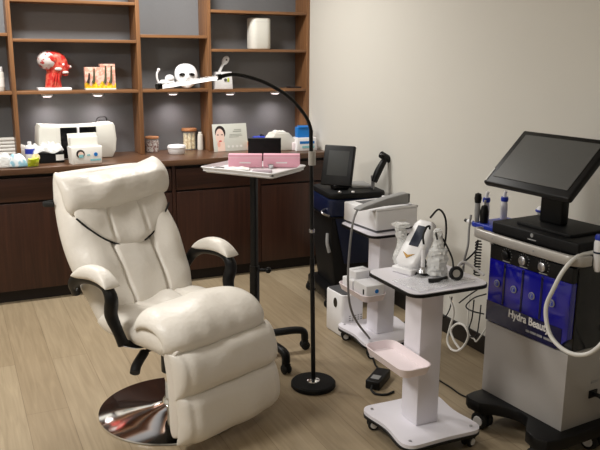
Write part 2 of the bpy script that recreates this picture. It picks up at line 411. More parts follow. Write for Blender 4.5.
# white box device + handle
p = gy(222, 92, 5.52)
t = thing('white_box_device', 'small white box device with dark round button and tilted handset', 'device', (p.x, 5.52, 1.3835))
obj('case', prism(NB(), [(-.075, 0), (.075, 0), (.066, .13), (-.062, .13)], -.05, .05, rot(x=90), .008), 'white', t)
obj('button', cyl(NB(), (.012, -.05, .07), .012, .004, 20, rot(x=90)), 'greyd', t)
obj('yellow_mark', box(NB(), (.035, -.0515, .07), (.014, .002, .03), .0005), 'lime', t)
hm = NB(); tube(hm, [(-.02, 0, .128), (.0, 0, .165), (.02, 0, .2)], .011, 12); obj('handset', hm, 'white', t)
hm = NB(); ell(hm, (.032, 0, .215), (.026, .022, .038), rot(y=35)); hh = obj('handset_head', hm, 'white', t)
hm = NB(); ell(hm, (.034, -.02, .22), (.007, .004, .008), rot(y=35)); obj('sensor', hm, 'greyd', t)
# white bin upper shelf
p = gy(259, 48, 5.53)
t = thing('white_dispenser', 'tall white rounded container on the upper right shelf', 'container', (p.x, 5.535, 1.6845))
obj('body', prism(NB(), rrect(.168, .15, .05), 0, .236, None, .012), 'cream', t)
obj('lid_seam', prism(NB(), rrect(.1685, .1505, .05), .205, .2058), 'grey', t)
tag(obj('dark_case', bx(-.05, .05, -.04, .04, 0, .012, .003), 'hair', loc=(gy(294, 88, 5.5).x, 5.5, 1.3835)), 'thin dark flat case lying on the lower right shelf', 'case')

# ------------------------------------------------------------------ counter contents
CT = .9165
# big white steriliser
a, b = gz(40, 161, CT), gz(114, 157, CT)
t = thing('white_cabinet_device', 'wide white rounded device with two black glass doors on the counter', 'device', (gy(77, 155, 5.45).x, 5.45, CT), R(3))
bod = NB(); prism(bod, [(-.235, 0), (.235, 0), (.262, .05), (.27, .13), (.262, .225), (.25, .247), (.12, .238), (0, .235), (-.12, .238), (-.25, .247), (-.262, .225), (-.27, .13), (-.262, .05)], -.09, .09, rot(x=90), .015)
obj('body', bod, 'cream', t, 40)
for s, w in ((-1, .1), (1, .105)):
    obj('glass_door', box(NB(), (s*.066-.0, -.092, .118), (w+.012, .006, .215), .012), 'gloss', t)
obj('centre_strip', box(NB(), (0.0, -.096, .12), (.014, .01, .215), .003), 'white', t)
obj('power_cord', tube(NB(), [(.15, .02, .238), (.16, .02, .27), (.19, .03, .282), (.225, .04, .28), (.24, .06, .25)], .004, 8), 'rubber', t)
# face mask carton
p = gz(87, 164, CT)
t = thing('face_mask_carton', 'open white carton printed with a masked face, white sheets standing inside', 'box', (p.x, p.y+.06, CT), R(6))
c = NB(); prism(c, [(-.098, 0), (.098, 0), (.105, .115), (-.105, .115)], -.055, .055, rot(x=90), .004); obj('carton', c, 'paper', t)
obj('open_flap', box(NB(), (0, .045, .155), (.2, .004, .09), .001, rot(x=-10)), 'cream', t)
obj('sheets', box(NB(), (0, .02, .135), (.186, .05, .085), .006, rot(x=-6)), 'cream', t)
pr = NB(); cyl(pr, (-.045, -.056, .07), .028, .002, 24, rot(x=90)); obj('printed_hair', pr, 'hair', t)
pr = NB(); lathe(pr, [(0, 0), (.019, 0), (.019, .001), (0, .001)], (-.043, -.058, .066), 24, rot(x=90)); obj('printed_face', pr, 'face', t)
pr = NB(); box(pr, (-.042, -.0595, .055), (.03, .001, .02), 0); obj('printed_mask', pr, 'teal', t)
pr = NB(); lathe(pr, [(0, 0), (.013, 0), (.013, .001), (0, .001)], (.058, -.056, .062), 20, rot(x=90)); obj('blue_dot', pr, 'sky', t)
pr = NB(); box(pr, (.055, -.0565, .025), (.07, .001, .012)); box(pr, (.01, -.0565, .06), (.02, .001, .01)); obj('printed_band', pr, 'teal', t)
# black box with label, plastic bags on top
p = gz(54, 163, CT)
t = thing('black_carton', 'black box with a white label left of the printed carton', 'box', (p.x-.01, p.y+.09, CT), R(4))
obj('case', bx(-.085, .075, -.085, .05, 0, .068, .003), 'blackm', t)
obj('label_sticker', bx(.02, .073, -.0862, -.0852, .015, .055), 'paper', t)
b = NB()
def bagbase(u, v): return Vector((u*.1, v*.075, .075+.01*math.sin(5*u+3*v))), Vector((0, 0, 1))
puff(b, bagbase, .04, .003, 26, 26, 4, .5, None, .05, 26, 3)
tag(obj('plastic_bag', b, 'film', loc=(p.x-.035, p.y+.07, CT), rz=.1), 'crumpled clear plastic bag lying on the black box', 'bag')
# bottle blue label
p = gz(31.5, 164, CT)
t = thing('lotion_bottle', 'white bottle with blue label standing on the left of the counter', 'bottle', (p.x, p.y+.04, CT))
obj('body', lathe(NB(), [(0, 0), (.03, 0), (.032, .005), (.032, .1), (.028, .118), (.012, .126), (0, .126)]), 'white', t)
obj('blue_label', lathe(NB(), [(.0322, .066), (.0328, .066), (.0328, .1), (.0322, .1)]), 'bluep', t)
obj('cap', cyl(NB(), (0, 0, .1265), .013, .02, 20, None, .002), 'white', t)
# lime sachet
p = gz(34, 167.5, CT)
def sbase(u, v): return Vector((u*.036, -v*.012, .032+.03*v)), Vector((0, -1, -.3)).normalized()
t = thing('sachet', 'lime green and cream sachet leaning in front of the white bottle', 'packet', (p.x, p.y+.02, CT), .2)
obj('packet', puff(NB(), sbase, .012, .008, 16, 16, 6, .5, None, .008, 40), 'lime', t)
obj('round_pad', cyl(NB(), (.022, .01, .06), .026, .006, 24, rot(x=80), .002), 'jarcream', t)
# wipes pouches
for k, (px, py, w, lab) in enumerate(((19, 168, .055, 'pale blue crumpled pouch at the counter edge beside the lime sachet'), (4, 168.5, .06, 'pale white crumpled pouch at the counter edge, leftmost in the photo'))):
    p = gz(px, py, CT)
    def pb(u, v, w=w): return Vector((u*w, v*.04, .012)), Vector((0, 0, 1))
    tag(obj('wipe_pouch', puff(NB(), pb, .075, .011, 22, 22, 4, .5, None, .02, 30, k*5), 'pale' if k == 0 else 'film', loc=(p.x, p.y+.04, CT)), lab, 'pouch')
# towel stack
p = gz(8, 158, CT)
t = thing('towel_stack', 'stack of folded white towels at the left end of the counter', 'towels', (p.x-.06, p.y+.05, CT))
for k in range(6): obj('towel', bx(-.13, .12, -.09, .09, k*.0245, k*.0245+.024, .009), 'paper', t)
tag(obj('tissue_wad', puff(NB(), lambda u, v: (Vector((u*.04, v*.035, .012)), Vector((0, 0, 1))), .065, .011, 20, 20, 3, .5, None, .035, 30, 9), 'paper', loc=(gz(23, 158, CT).x, gz(23, 158, CT).y+.03, CT)), 'wad of white tissue between the towels and the white bottle', 'tissue')
# small jar
p = gz(154, 152.5, CT)
t = thing('cotton_jar', 'short glass jar with wooden lid and reddish filling, left of the white dish', 'jar', (p.x, p.y+.05, CT))
obj('filling', lathe(NB(), [(0, .004), (.049, .004), (.049, .09), (0, .09)]), 'jarred', t)
obj('glass', lathe(NB(), [(0, 0), (.052, 0), (.054, .004), (.054, .1), (.0515, .1), (.0515, .0035), (0, .0035)]), 'glass', t)
obj('lid', cyl(NB(), (0, 0, .1005), .053, .016, 28, None, .003), 'lidw', t)
# dish
p = gz(179, 154.5, CT)
t = thing('cosmetic_dish', 'low round white lidded dish between the two wooden-lid jars', 'dish', (p.x, p.y+.06, CT)); t.scale = (1, 1, 1.35)
obj('bowl', lathe(NB(), [(0, 0), (.055, 0), (.064, .012), (.066, .03), (0, .031)], seg=36), 'white', t)
obj('lid', lathe(NB(), [(0, .0315), (.068, .0315), (.07, .036), (.064, .047), (.03, .051), (0, .051)], seg=36), 'white', t)
# tall jar
p = gz(191.5, 150, CT)
t = thing('tall_jar', 'tall glass jar with wooden lid holding cream sticks', 'jar', (p.x, p.y+.05, CT))
for k in range(7):
    a = k*2*PI/7; obj('stick_bundle', cyl(NB(), (.034*math.cos(a), .034*math.sin(a), .004), .014, .125, 10, None, .004), 'jarcream', t)
obj('glass', lathe(NB(), [(0, 0), (.053, 0), (.055, .004), (.055, .143), (.0525, .143), (.0525, .0035), (0, .0035)]), 'glass', t)
obj('lid', cyl(NB(), (-.0, 0, .1435), .06, .022, 28, None, .004), 'lidw', t)
p = gz(200, 150.5, CT)
t = thing('cream_tube', 'cream coloured tube standing right beside the tall jar', 'tube', (p.x+.02, p.y+.05, CT))
obj('body', lathe(NB(), [(0, 0), (.022, 0), (.024, .01), (.02, .12), (0, .125)]), 'cream', t)
obj('cap', cyl(NB(), (0, 0, .1255), .014, .012, 16), 'cream', t)
# sign card
p = gz(231.5, 151, CT); W_ = .285; HH = .21
t = thing('price_card', 'printed card with a woman\'s face propped on the counter', 'card', (p.x, p.y+.0, CT), R(4))
lean = rot(x=-10)
def fl(bm): bmesh.ops.transform(bm, matrix=lean, verts=bm.verts); return bm
def disc(cx, cz, rx, rz, y, n=28, a0=0, a1=2*PI): return prism(NB(), [(cx+rx*math.cos(a0+(a1-a0)*k/n), cz+rz*math.sin(a0+(a1-a0)*k/n)) for k in range(n)], 0, .0006, Matrix.Translation((0, y, 0)) @ rot(x=90))
cd = obj('card', fl(bx(-W_/2, W_/2, 0, .004, 0, HH, .0008)), 'card', t)
obj('printed_hair', fl(disc(-.082, .145, .043, .052, -.0002)), 'hair', t)
obj('printed_neck', fl(bx(-.112, -.05, -.0012, -.0002, .002, .07)), 'face', t)
obj('printed_face', fl(disc(-.086, .115, .036, .06, -.0008)), 'face', t)
b = NB()
for s in (-1, 1): b2 = disc(-.086+s*.017, .128, .009, .0035, -.0015); merge(b, b2)
obj('printed_eyes', fl(b), 'hair', t)
obj('printed_lips', fl(disc(-.086, .08, .013, .006, -.0015)), 'lips', t)
obj('printed_cheek', fl(disc(-.1, .055, .012, .02, -.0013)), 'skin', t)
b = NB()
for x, z, w, h in ((.065, .16, .06, .006), (.06, .145, .07, .009), (.045, .125, .1, .004), (.045, .115, .11, .004), (.03, .105, .08, .004)): abx(b, x-w/2, x+w/2, -.0012, -.0002, z, z+h)
obj('printed_lines', fl(b), 'cardt', t)
b = NB()
for k in range(4): merge(b, disc(-.02+.035*k, .035, .01, .01, -.0003))
obj('printed_icons', fl(b), 'tag', t)
obj('easel_back', fl(box(NB(), (0, .03, .07), (.05, .004, .14), .001, rot(x=18))), 'card', t)
# orange & blue packs, tissue dispenser
p = gz(256, 150, CT)
t = thing('orange_pack', 'small orange carton beside the printed card', 'box', (p.x, p.y+.03, CT), .1)
obj('carton', bx(-.055, .045, -.03, .03, 0, .06, .003), 'orange', t)
obj('lid', bx(-.056, .046, -.031, .031, .0605, .067, .002), 'jarcream', t)
p = gz(264, 148, CT)
t = thing('blue_glove_pack', 'blue pack behind the orange carton', 'pack', (p.x, p.y+.11, CT), .2)
obj('pack', bx(-.05, .05, -.03, .03, 0, .085, .012), 'bluep', t)
obj('dark_top', ell(NB(), (.03, 0, .087), (.02, .02, .012)), 'blackm', t)
p = gz(282, 151, CT)
t = thing('tissue_dispenser', 'cream tissue dispenser with sloping sides on the counter', 'dispenser', (p.x, p.y+.09, CT))
c = NB(); prism(c, [(-.1, 0), (.12, 0), (.12, .085), (.07, .135), (-.045, .135), (-.1, .07)], -.07, .07, rot(x=90), .008); obj('case', c, 'cream', t)
obj('tissue', puff(NB(), lambda u, v: (Vector((u*.05+.01, v*.03, .138)), Vector((0, 0, 1))), .014, .001, 16, 12, 3, .5, None, .012, 40), 'paper', t)
p = gz(297, 151, CT)
tag(obj('pink_pack', bx(-.022, .022, -.02, .02, 0, .06, .004), 'pinkw', loc=(p.x+.008, p.y+.06, CT)), 'small pale pink pack right of the tissue dispenser', 'pack')
p = gz(305, 150.5, CT)
t = thing('glove_box', 'white and pale blue glove box by the right wall', 'box', (p.x+.015, p.y+.04, CT), R(-6))
c = NB(); prism(c, [(-.085, 0), (.085, 0), (.075, .1), (-.075, .1)], -.06, .06, rot(x=90), .005); obj('case', c, 'white', t)
obj('printed_band', box(NB(), (0, -.0605, .065), (.12, .0015, .02), 0), 'sky', t)
obj('printed_line', box(NB(), (0.01, -.0612, .03), (.1, .0015, .018), 0), 'teal', t)
t2 = thing('blue_carton', 'bright blue carton standing on the glove box', 'carton', (p.x+.005, p.y+.05, CT+.1005), R(-6))
obj('carton', bx(-.055, .055, -.035, .035, 0, .078, .004), 'sky', t2)
obj('flap', box(NB(), (0, -.02, .084), (.1, .05, .003), .001, rot(x=12)), 'sky', t2)

# ------------------------------------------------------------------ tray stand
TA = math.atan2(-.816, .578)
TC = Vector((1.428, 3.63, 0))
t = thing('tray_stand', 'white overbed tray on black post and wheeled base behind the chair', 'stand', TC, TA)
# local x runs from the left corner to the front corner, y from the front corner to the right corner
ty = NB(); prism(ty, rrect(.44, .33, .02), 1.048, 1.053)
obj('tray', ty, 'white', t)
rm = NB(); outer = rrect(.462, .35, .028, 6)
n = len(outer); inner = rrect(.436, .324, .02, 6)
vs = [[rm.verts.new((x*k, y*k, z)) for (x, y), k in ((q, 1) for q in ring)] for ring, z in ((rrect(.415, .305, .015, 6), 1.040), (outer, 1.069), (rrect(.453, .341, .025, 6), 1.072), (inner, 1.054))]
for a, b in zip(vs, vs[1:]):
    for k in range(n): rm.faces.new((a[k], a[(k+1) % n], b[(k+1) % n], b[k]))
rm.faces.new(vs[0][::-1])
obj('tray_rim', rm, 'white', t)
obj('corner_clip', box(NB(), (.205, -.155, 1.06), (.03, .018, .014), .003), 'greyd', t)
obj('bracket', bx(-.1, .1, -.06, .06, 1.02, 1.039, .005), 'black', t)
obj('post', prism(NB(), rrect(.038, .034, .010), .1, 1.02), 'black', t)
obj('sleeve', prism(NB(), rrect(.048, .042, .012), .1, .52), 'black', t)
kb = NB(); tube(kb, [(.03, 0, .50), (.07, .02, .50)], .008, 10); ell(kb, (.075, .022, .5), (.018, .018, .018)); obj('height_knob', kb, 'black', t)
for ex, ey in ((.20, .215), (.28, -.13), (-.2, -.215), (-.24, .15)):
    lg = NB(); tube(lg, [(0, 0, .115), (ex*.4, ey*.4, .118), (ex*.8, ey*.8, .12), (ex*.97, ey*.97, .105), (ex, ey, .06)], .021, 12, flat=1.15)
    obj('leg', lg, 'black', t)
    castor(t, ex, ey, .026, math.degrees(math.atan2(ey, ex)), hub='black')
obj('base_hub', prism(NB(), rrect(.09, .08, .02), .088, .145, None, .006), 'black', t)
def onTray(px, py, z=1.054): return gz(px, py, z)
m_ = TC
ang2 = TA+PI/2
# pink boxes
for k, (x0, x1, lab) in enumerate(((228, 262, 'left pink carton standing on the white tray'), (263, 300, 'right pink carton standing on the white tray'))):
    p0, p1 = gz(x0, 167.5, 1.055), gz(x1, 167.5, 1.055)
    cx = (x0+x1)/2; q = gz(cx, 167.5, 1.055); w = (p1-p0).length
    t = thing('pink_carton', lab, 'box', (q.x+.014, q.y+.03, 1.0545), R(-24), 'pink cartons on the tray')
    obj('carton', bx(-w/2+.001, w/2-.001, -.03, .03, 0, .069, .002), 'pink', t)
    obj('faint_print', bx(-.03, .03, -.0308, -.0302, .022, .03), 'pinkw', t)
    obj('lid_seam', bx(-w/2+.0005, w/2-.0005, -.0306, -.0302, .052, .0535), 'pinkw', t)
q = gz(264, 163, 1.055)
t = thing('black_box', 'black glossy box standing behind the pink cartons on the tray', 'box', (q.x+.035, q.y+.075, 1.0545), R(-24))
obj('case', bx(-.093, .093, -.028, .028, 0, .124, .002), 'blackm', t)
obj('lid', bx(-.0935, .0935, -.0285, .0285, .1245, .130, .001), 'blackm', t)
q = gz(238, 169.5, 1.056)
tag(obj('gauze_sheet', puff(NB(), lambda u, v: (Vector((u*.06, v*.04, .004)), Vector((0, 0, 1))), .008, .003, 18, 18, 6, .5, None, .008, 30), 'paper', loc=(q.x, q.y, 1.0545), rz=R(-24)), 'crumpled white gauze on the tray before the left pink carton', 'gauze')
q = gz(262, 171.5, 1.056)
t = thing('mauve_packet', 'flat mauve-grey packet on the tray before the right pink carton', 'packet', (q.x, q.y, 1.0545), R(-30))
obj('packet', bx(-.05, .05, -.03, .03, 0, .008, .003), mat('mauve', (176, 158, 166), .5), t)
q = gz(271, 168, 1.056); tag(obj('steel_cup', lathe(NB(), [(0, 0), (.012, 0), (.015, .02), (.013, .02), (.01, .002), (0, .002)]), 'steel', loc=(q.x, q.y, 1.0545)), 'tiny steel cup on the tray beside the mauve packet', 'cup')
q = gz(217, 168.5, 1.056); tag(obj('tweezers', tube(NB(), [(-.04, 0, .004), (0, .003, .008), (.04, 0, .004)], .004, 8), 'steel', loc=(q.x, q.y, 1.0545)), 'small steel tool on the left end of the tray', 'tool')

# ------------------------------------------------------------------ floor lamp
LP = Vector((1.548, 3.13, 0))
t = thing('floor_lamp', 'black gooseneck floor lamp with round base and bright light bar', 'lamp', LP)
obj('base', lathe(NB(), [(0, 0), (.108, 0), (.114, .006), (.114, .022), (.108, .029), (0, .03)], seg=48), 'blackm', t)
cl = NB(); lathe(cl, [(0, .0302), (.034, .0302), (.033, .034), (.012, .04), (0, .04)], seg=28); obj('base_collar', cl, 'chrome', t)
TOPP = gy(311, 130, 3.13)-LP
obj('pole', tube(NB(), [(0, 0, .03), TOPP*.52], .0115, 14, False), 'black', t)
obj('upper_pole', tube(NB(), [TOPP*.52, TOPP], .0095, 14, False), 'black', t)
j = NB(); tube(j, [TOPP*.62, TOPP*.632], .014, 14, False); obj('joint_ring', j, 'steel', t)
j = NB(); tube(j, [gy(312, 165, 3.13)-LP, gy(312, 151, 3.13)-LP], .0175, 14, False); obj('inline_switch', j, 'silver', t)
AY = (3.13, 3.12, 3.09, 3.05, 3.0, 2.97)
gpts = [TOPP]+[gy(x, y, Y)-LP for (x, y), Y in zip(((306, 117), (290, 98), (268, 84), (248, 77), (232, 74.5), (217, 77.5)), (3.13, 3.12, 3.09, 3.06, 3.03, 3.0))]
obj('gooseneck', tube(NB(), [TOPP-Vector((0, 0, .02))]+gpts, .0085, 12), 'black', t)
a, b = gy(219, 77, 3.0)-LP, gy(158, 86.5, 2.93)-LP
hb = NB(); d = (b-a)
tube(hb, [a, b], .0075, 14, False); obj('light_bar_housing', hb, 'white', t)
lb = NB(); off = Vector((0, -.003, -.003)); tube(lb, [a+d*.05+off, a+d*.95+off], .0075, 12, False); obj('light_strip', lb, 'led', t)
for f0, f1 in ((-.03, .03), (.95, 1.02)):
    e = NB(); tube(e, [a+d*f0, a+d*f1], .0125, 14, False); obj('end_cap', e, 'black', t)

# ------------------------------------------------------------------ reclining chair
c0 = Vector((.83, 3.18, 0)); CH = R(23)
t = thing('recliner_chair', 'cream leather recliner with head pillow, black arms and round chrome base', 'chair', c0, CH)
chair = t
obj('base_plate', lathe(NB(), [(0, 0), (.335, 0), (.345, .004), (.343, .01), (.25, .022), (.1, .034), (.055, .045), (0, .045)], seg=72), 'chrome', t)
pl = NB(); lathe(pl, [(0, .045), (.05, .045), (.045, .06), (.036, .07), (.034, .3), (0, .3)], seg=32); obj('column', pl, 'chrome', t)
pl = NB(); lathe(pl, [(.042, .2), (.048, .2), (.048, .36), (.042, .36)], seg=28); obj('column_cover', pl, 'black', t)
obj('mechanism', bx(-.13, .13, -.17, .15, .355, .4, .01), 'black', t)
lv = NB(); tube(lv, [(-.1, -.06, .372), (-.22, -.07, .37)], .009, 10, False); tube(lv, [(-.2, -.07, .37), (-.27, -.11, .345), (-.30, -.135, .325)], .017, 10, flat=1.3); obj('tilt_lever', lv, 'black', t)
def prof(pts, W, lat=0):
    P = smooth_path([(0, a, b) for a, b in pts], 10); n = len(P)-1
    def f(u, v):
        s = (v+1)/2*n; i = min(int(s), n-1); q = P[i].lerp(P[i+1], s-i); dr = (P[min(i+2, n)]-P[max(i-1, 0)]).normalized()
        nr = Vector((0, dr.z, -dr.y))            # in (fwd, z)
        w = W(v) if callable(W) else W
        return Vector((u*w+lat, -q.y, q.z)), Vector((0, -nr.y, nr.z))
    return f
g = lambda x, c, w: math.exp(-((x-c)/w)**2)
# seat block with boxed sides
seatp = prof([(-.17, .47), (0, .475), (.2, .48), (.30, .47)], .275)
def flipn(f):
    def h(u, v):
        a, n = f(u, v); return a, -n
    return h
obj('seat', puff(NB(), flipn(seatp), .074, .07, 64, 44, 9, .5, lambda u, v: 1-.22*g(abs(u), .42, .04), .022, 8), 'leather', t, 60)
rollp = prof([(.085, .515), (.13, .552), (.21, .566), (.29, .548), (.345, .50), (.348, .445)], .285)
def rollb(u, v):
    a, n = rollp(u, v); k = .26*abs(u)**6
    return a.lerp(Vector((a.x, -.22, .495)), k), -n
obj('seat_front_roll', puff(NB(), rollb, .05, .05, 60, 44, 4, .5, lambda u, v: 1+.05*math.sin(17*u+1)*g(v, .6, .3), .014, 7, 4), 'leather', t, 60)
# leg rest
for k, (pts, seed) in enumerate((([(.33, .455), (.35, .40), (.365, .34), (.37, .265)], 2), ([(.365, .285), (.378, .21), (.383, .14), (.365, .06)], 6))):
    b = prof(pts, (lambda v: .285) if k == 0 else (lambda v: .282), .012)
    obj('leg_rest_cushion', puff(NB(), flipn(b), .085, .02, 48, 36, 8, .5, lambda u, v: 1-.14*g(abs(u), .86, .05), .014, 8, seed, pv=3), 'leather', t, 60)
lr = NB(); b = prof([(.305, .45), (.33, .3), (.335, .08)], .262); puff(lr, flipn(b), .05, .045, 30, 30, 14, .35, None); obj('leg_rest_side', lr, 'leather2', t, 60)
cr = NB(); b = prof([(.325, .475), (.36, .45)], .262); puff(cr, flipn(b), .035, .02, 60, 16, 8, .5, lambda u, v: 1+.12*math.sin(u*38), .006, 30); obj('quilted_crease', cr, 'leather', t, 60)
# back: profile from the seat up
BP = [(-.15, .44), (-.22, .58), (-.33, .75), (-.43, .91), (-.49, 1.02), (-.53, 1.10)]
def bw(v):
    s = (v+1)/2
    return .255+.05*g(s, .40, .28)-.02*max(0, s-.75)/.25
def seam(u, v):
    s = (v+1)/2
    k = 1-.4*g(abs(u), .36, .022)*(1 if s < .43 else 0)-.2*g(s, .42, .02)*(1 if abs(u) < .37 else 0)
    k += .35*g(abs(u), .72, .24)*g(s, .40, .25)
    return k
obj('backrest', puff(NB(), prof(BP, bw), .075, .07, 100, 72, 8, .45, seam, .022, 7, 1), 'leather', t, 60)
# upper panel with curved lower edge
def upb(u, v):
    s0 = .37+.17*u*u; s = s0+(.86-s0)*(v+1)/2
    a, n = prof(BP, 1)(0, 2*s-1)
    return Vector((u*.258, a.y, a.z))+n*(.06+.034*u*u), n
def seam2(u, v): return 1-.45*g(abs(u), .36, .028)
obj('upper_back_panel', puff(NB(), upb, .042, .01, 80, 36, 6, .5, seam2, .016, 9, 5), 'leather', t, 60)
pp = []
for k in range(25):
    u = -1+k/12; a, n = prof(BP, 1)(0, 2*(.37+.17*u*u)-1); pp.append(Vector((u*.262, a.y, a.z))+n*(.07+.036*u*u))
for s in (0, 1):
    pb = NB(); tube(pb, pp[:10] if s == 0 else pp[15:], .0045, 6); obj('black_piping', pb, 'rubber', t)
# head pillow
def pil(u, v):
    u, v = u*(1-.07*v**6), v*(1-.14*u**6)
    s = .742+.165*v+.012*u*u+.03*u
    a, n = prof(BP, 1)(0, 2*min(s, .999)-1)
    ex = max(0, s-.999)*.7; bk = .07*max(0, v)**1.4
    return Vector((u*.298+.012, a.y+ex*.3+bk, a.z+ex-.012*max(0, v)))+n*(.098+.012*v), n
def pilw(u, v):
    P, n = pil(u, v)
    P = P+Vector((0, 0, .03*abs(u)**4*(1 if v > 0 else -.3)*abs(v)-.012*max(0, v)*(1-u*u)))
    return P, n
obj('head_pillow', puff(NB(), pilw, .07, .05, 60, 44, 4.2, .5, lambda u, v: 1+.2*g(v, -.25, .45), .02, 9, 11), 'leather', t, 60)
a, n = prof(BP, 1)(0, 2*.80-1)
st = NB(); tube(st, [(-.285, a.y-.03, a.z-.05), (-.275, a.y+.06, a.z-.06), (0, a.y+.075, a.z-.06), (.285, a.y+.06, a.z-.06), (.285, a.y-.03, a.z-.05)], .012, 8, flat=.4); obj('pillow_strap', st, 'rubber', t)
# arms
for s in (-1, 1):
    X = s*.34
    def ab(u, v, X=X):
        y = .20-.265*(v+1)/2; q = (v+1)/2
        return Vector((X+u*.038, y, .703+.03*math.sin(q*PI*.8)-.022*q**4)), Vector((0, 0, 1))
    obj('arm_pad', puff(NB(), ab, .038, .026, 24, 40, 3, .5), 'leather', t, 60)
    fr = NB()
    tube(fr, [(X*.93, .26, .60), (X, .235, .655), (X, .17, .695), (X, .07, .705), (X, -.015, .69), (X, -.05, .645), (X*.985, -.035, .57), (X*.95, -.06, .50), (X*.9, -.07, .44)], .021, 12, taper=lambda q: .023+.007*math.sin(q*PI*2.2)**2)
    obj('arm_frame', fr, 'black', t, 60)
    br = NB(); tube(br, [(X*.9, -.07, .445), (X*.6, -.05, .40), (X*.3, 0, .385)], .016, 8); obj('arm_bracket', br, 'black', t)
tg = NB(); box(tg, (-.268, .23, .70), (.006, .03, .045), .002); obj('side_tag', tg, 'leather2', t)

# ------------------------------------------------------------------ trolley carts
def make_cart(name, label, loc, H_, trayz):
    t = thing(name, label, 'cart', loc, 0)
    def slab(z0, z1, w, d, cut, inset=0):
        # front and back edges sweep in between the rounded corners
        pts = []
        base = rrect(w, d, .045, 6)
        for x, y in base: pts.append((x, y))
        return pts
    top = rrect(.375, .375, .05, 7)
    obj('top_board', prism(NB(), top, H_-.018, H_), 'whitel', t)
    obj('top_edge', prism(NB(), rrect(.383, .383, .054, 7), H_-.016, H_-.003), 'black', t)
    bp = []
    for x0, y0, nx, ny in ((-.195, .195, -1, 0),):
        pass
    def wav(px):
        o = []
        for k in range(4):
            a = PI/2*k
            for i in range(13):
                q = -1+2*i/12; r = .195*px-(.016*math.cos(q*PI/2)**2 if k in (0, 2) else .004*math.cos(q*PI/2)**2)
                lim = .145
                x, y = r, q*lim
                o.append((x*math.cos(a)-y*math.sin(a), x*math.sin(a)+y*math.cos(a)))
            for i in range(1, 6):
                b = PI/2*i/6; x, y = .145+.05*px*math.cos(b), .145+.05*px*math.sin(b)
                o.append((x*math.cos(a)-y*math.sin(a), x*math.sin(a)+y*math.cos(a)))
        return o
    obj('base_board', prism(NB(), wav(1.0), .077, .093), 'whitel', t)
    obj('base_edge', prism(NB(), wav(1.03), .066, .0765), 'black', t)
    obj('column', bx(-.062, .048, -.06, .06, .0935, H_-.019, .003), 'whitel', t)
    for sx in (-1, 1):
        for sy in (-1, 1):
            castor(t, sx*.15, sy*.15, .026, 20*sx)
            obj('bolt', cyl(NB(), (sx*.155, sy*.155, .0935), .007, .003, 14), 'steel', t)
    # side tray
    tr = NB(); ow, od = .155, .325; cx, cy, z = -.145, -.02, trayz
    ringz = [(rrect(ow-.03, od-.03, .03, 6, cx, cy), z), (rrect(ow, od, .045, 6, cx, cy), z+.038), (rrect(ow-.010, od-.010, .04, 6, cx, cy), z+.039), (rrect(ow-.034, od-.034, .03, 6, cx, cy), z+.006)]
    vs = [[tr.verts.new((x, y, zz)) for x, y in r] for r, zz in ringz]; n = len(vs[0])
    for a, b in zip(vs, vs[1:]):
        for k in range(n): tr.faces.new((a[k], a[(k+1) % n], b[(k+1) % n], b[k]))
    tr.faces.new(vs[0][::-1]); tr.faces.new(vs[-1])
    obj('side_tray', tr, 'pinkw', t, label='pale pink side tray')
    return t
NC = Vector((1.752, 2.475, 0)); BC = Vector((2.15, 3.47, 0))
make_cart('trolley_cart', 'white trolley cart in front, with empty pale pink side tray', NC, .74, .385)
make_cart('trolley_cart', 'white trolley cart further back, carrying the square white machine', BC, .71, .335)

# things on the back cart
HB = .7105
a = gz(376, 233.5, HB); 
t = thing('beauty_machine', 'square white machine with sloped top on the back trolley', 'machine', (a.x, a.y, HB), R(4))
mb = NB(); prism(mb, rrect(.28, .33, .012, 4, .14, .165), .012, .118, None, .006); obj('case', mb, 'white', t)
obj('foot_plate', prism(NB(), rrect(.265, .315, .012, 4, .14, .165), 0, .0115), 'greyd', t)
ri = NB(); abx(ri, .0, .28, 0.0, .016, .1182, .13, .004); abx(ri, .264, .28, .0, .33, .1182, .13, .004); obj('top_rim', ri, 'white', t)
obj('recess', bx(.06, .24, .2, .3, .1182, .1195, .0005), 'greyd', t)
obj('faint_logo', bx(.15, .2, -.0008, -.0001, .05, .06), 'tag', t)
p0, p1, p2, p3 = gz(357, 213, .83)-Vector(t.location), gz(370, 205, .85)-Vector(t.location), gz(390, 201.5, .865)-Vector(t.location), gz(405, 199.5, .865)-Vector(t.location)
t = thing('machine_handset', 'long grey handset lying across the square white machine', 'handset', t.location, 0)
e1 = (p3-p0); e1.z = 0; L_ = e1.length; e1.normalize(); yw = math.atan2(e1.y, e1.x)
hm_ = Matrix.Translation((p0.x, p0.y, .134)) @ Matrix.Rotation(yw, 4, 'Z') @ rot(x=90)
hs = NB(); prism(hs, [(0, 0), (-.005, .008), (.03, .02), (L_*.55, .048), (L_*.9, .06), (L_, .06), (L_+.004, .0), (L_*.5, .006)], -.028, .028, hm_, .006); obj('handle', hs, 'grey', t, 50)
hd = NB(); abx(hd, L_+.0045, L_+.016, .004, .056, -.024, .024, .004); bmesh.ops.transform(hd, matrix=hm_, verts=hd.verts); obj('head', hd, 'greyd', t)
loc = Vector(t.location)
cp_ = [p0+Vector((0, 0, .014)), gx(353, 222, 1.83)-loc, gx(349.5, 250, 1.80)-loc, gx(348, 280, 1.79)-loc, gx(350, 305, 1.82)-loc, gx(357, 322, 1.9)-loc, Vector((2.01, 3.36, .10))-loc]
obj('cable', tube(NB(), cp_, .006, 10), 'ghose', t)
TZ = .342
q = BC+Vector((-.145, -.02, 0))
t = thing('logo_box', 'white box with a blue dot on the back trolley tray', 'box', (q.x+.0, q.y-.075, TZ), 0)
obj('carton', bx(-.055, .055, -.07, .07, 0, .085, .004), 'white', t)
obj('blue_dot', cyl(NB(), (.01, -.07, .05), .012, .001, 20, rot(x=90)), 'sky', t)
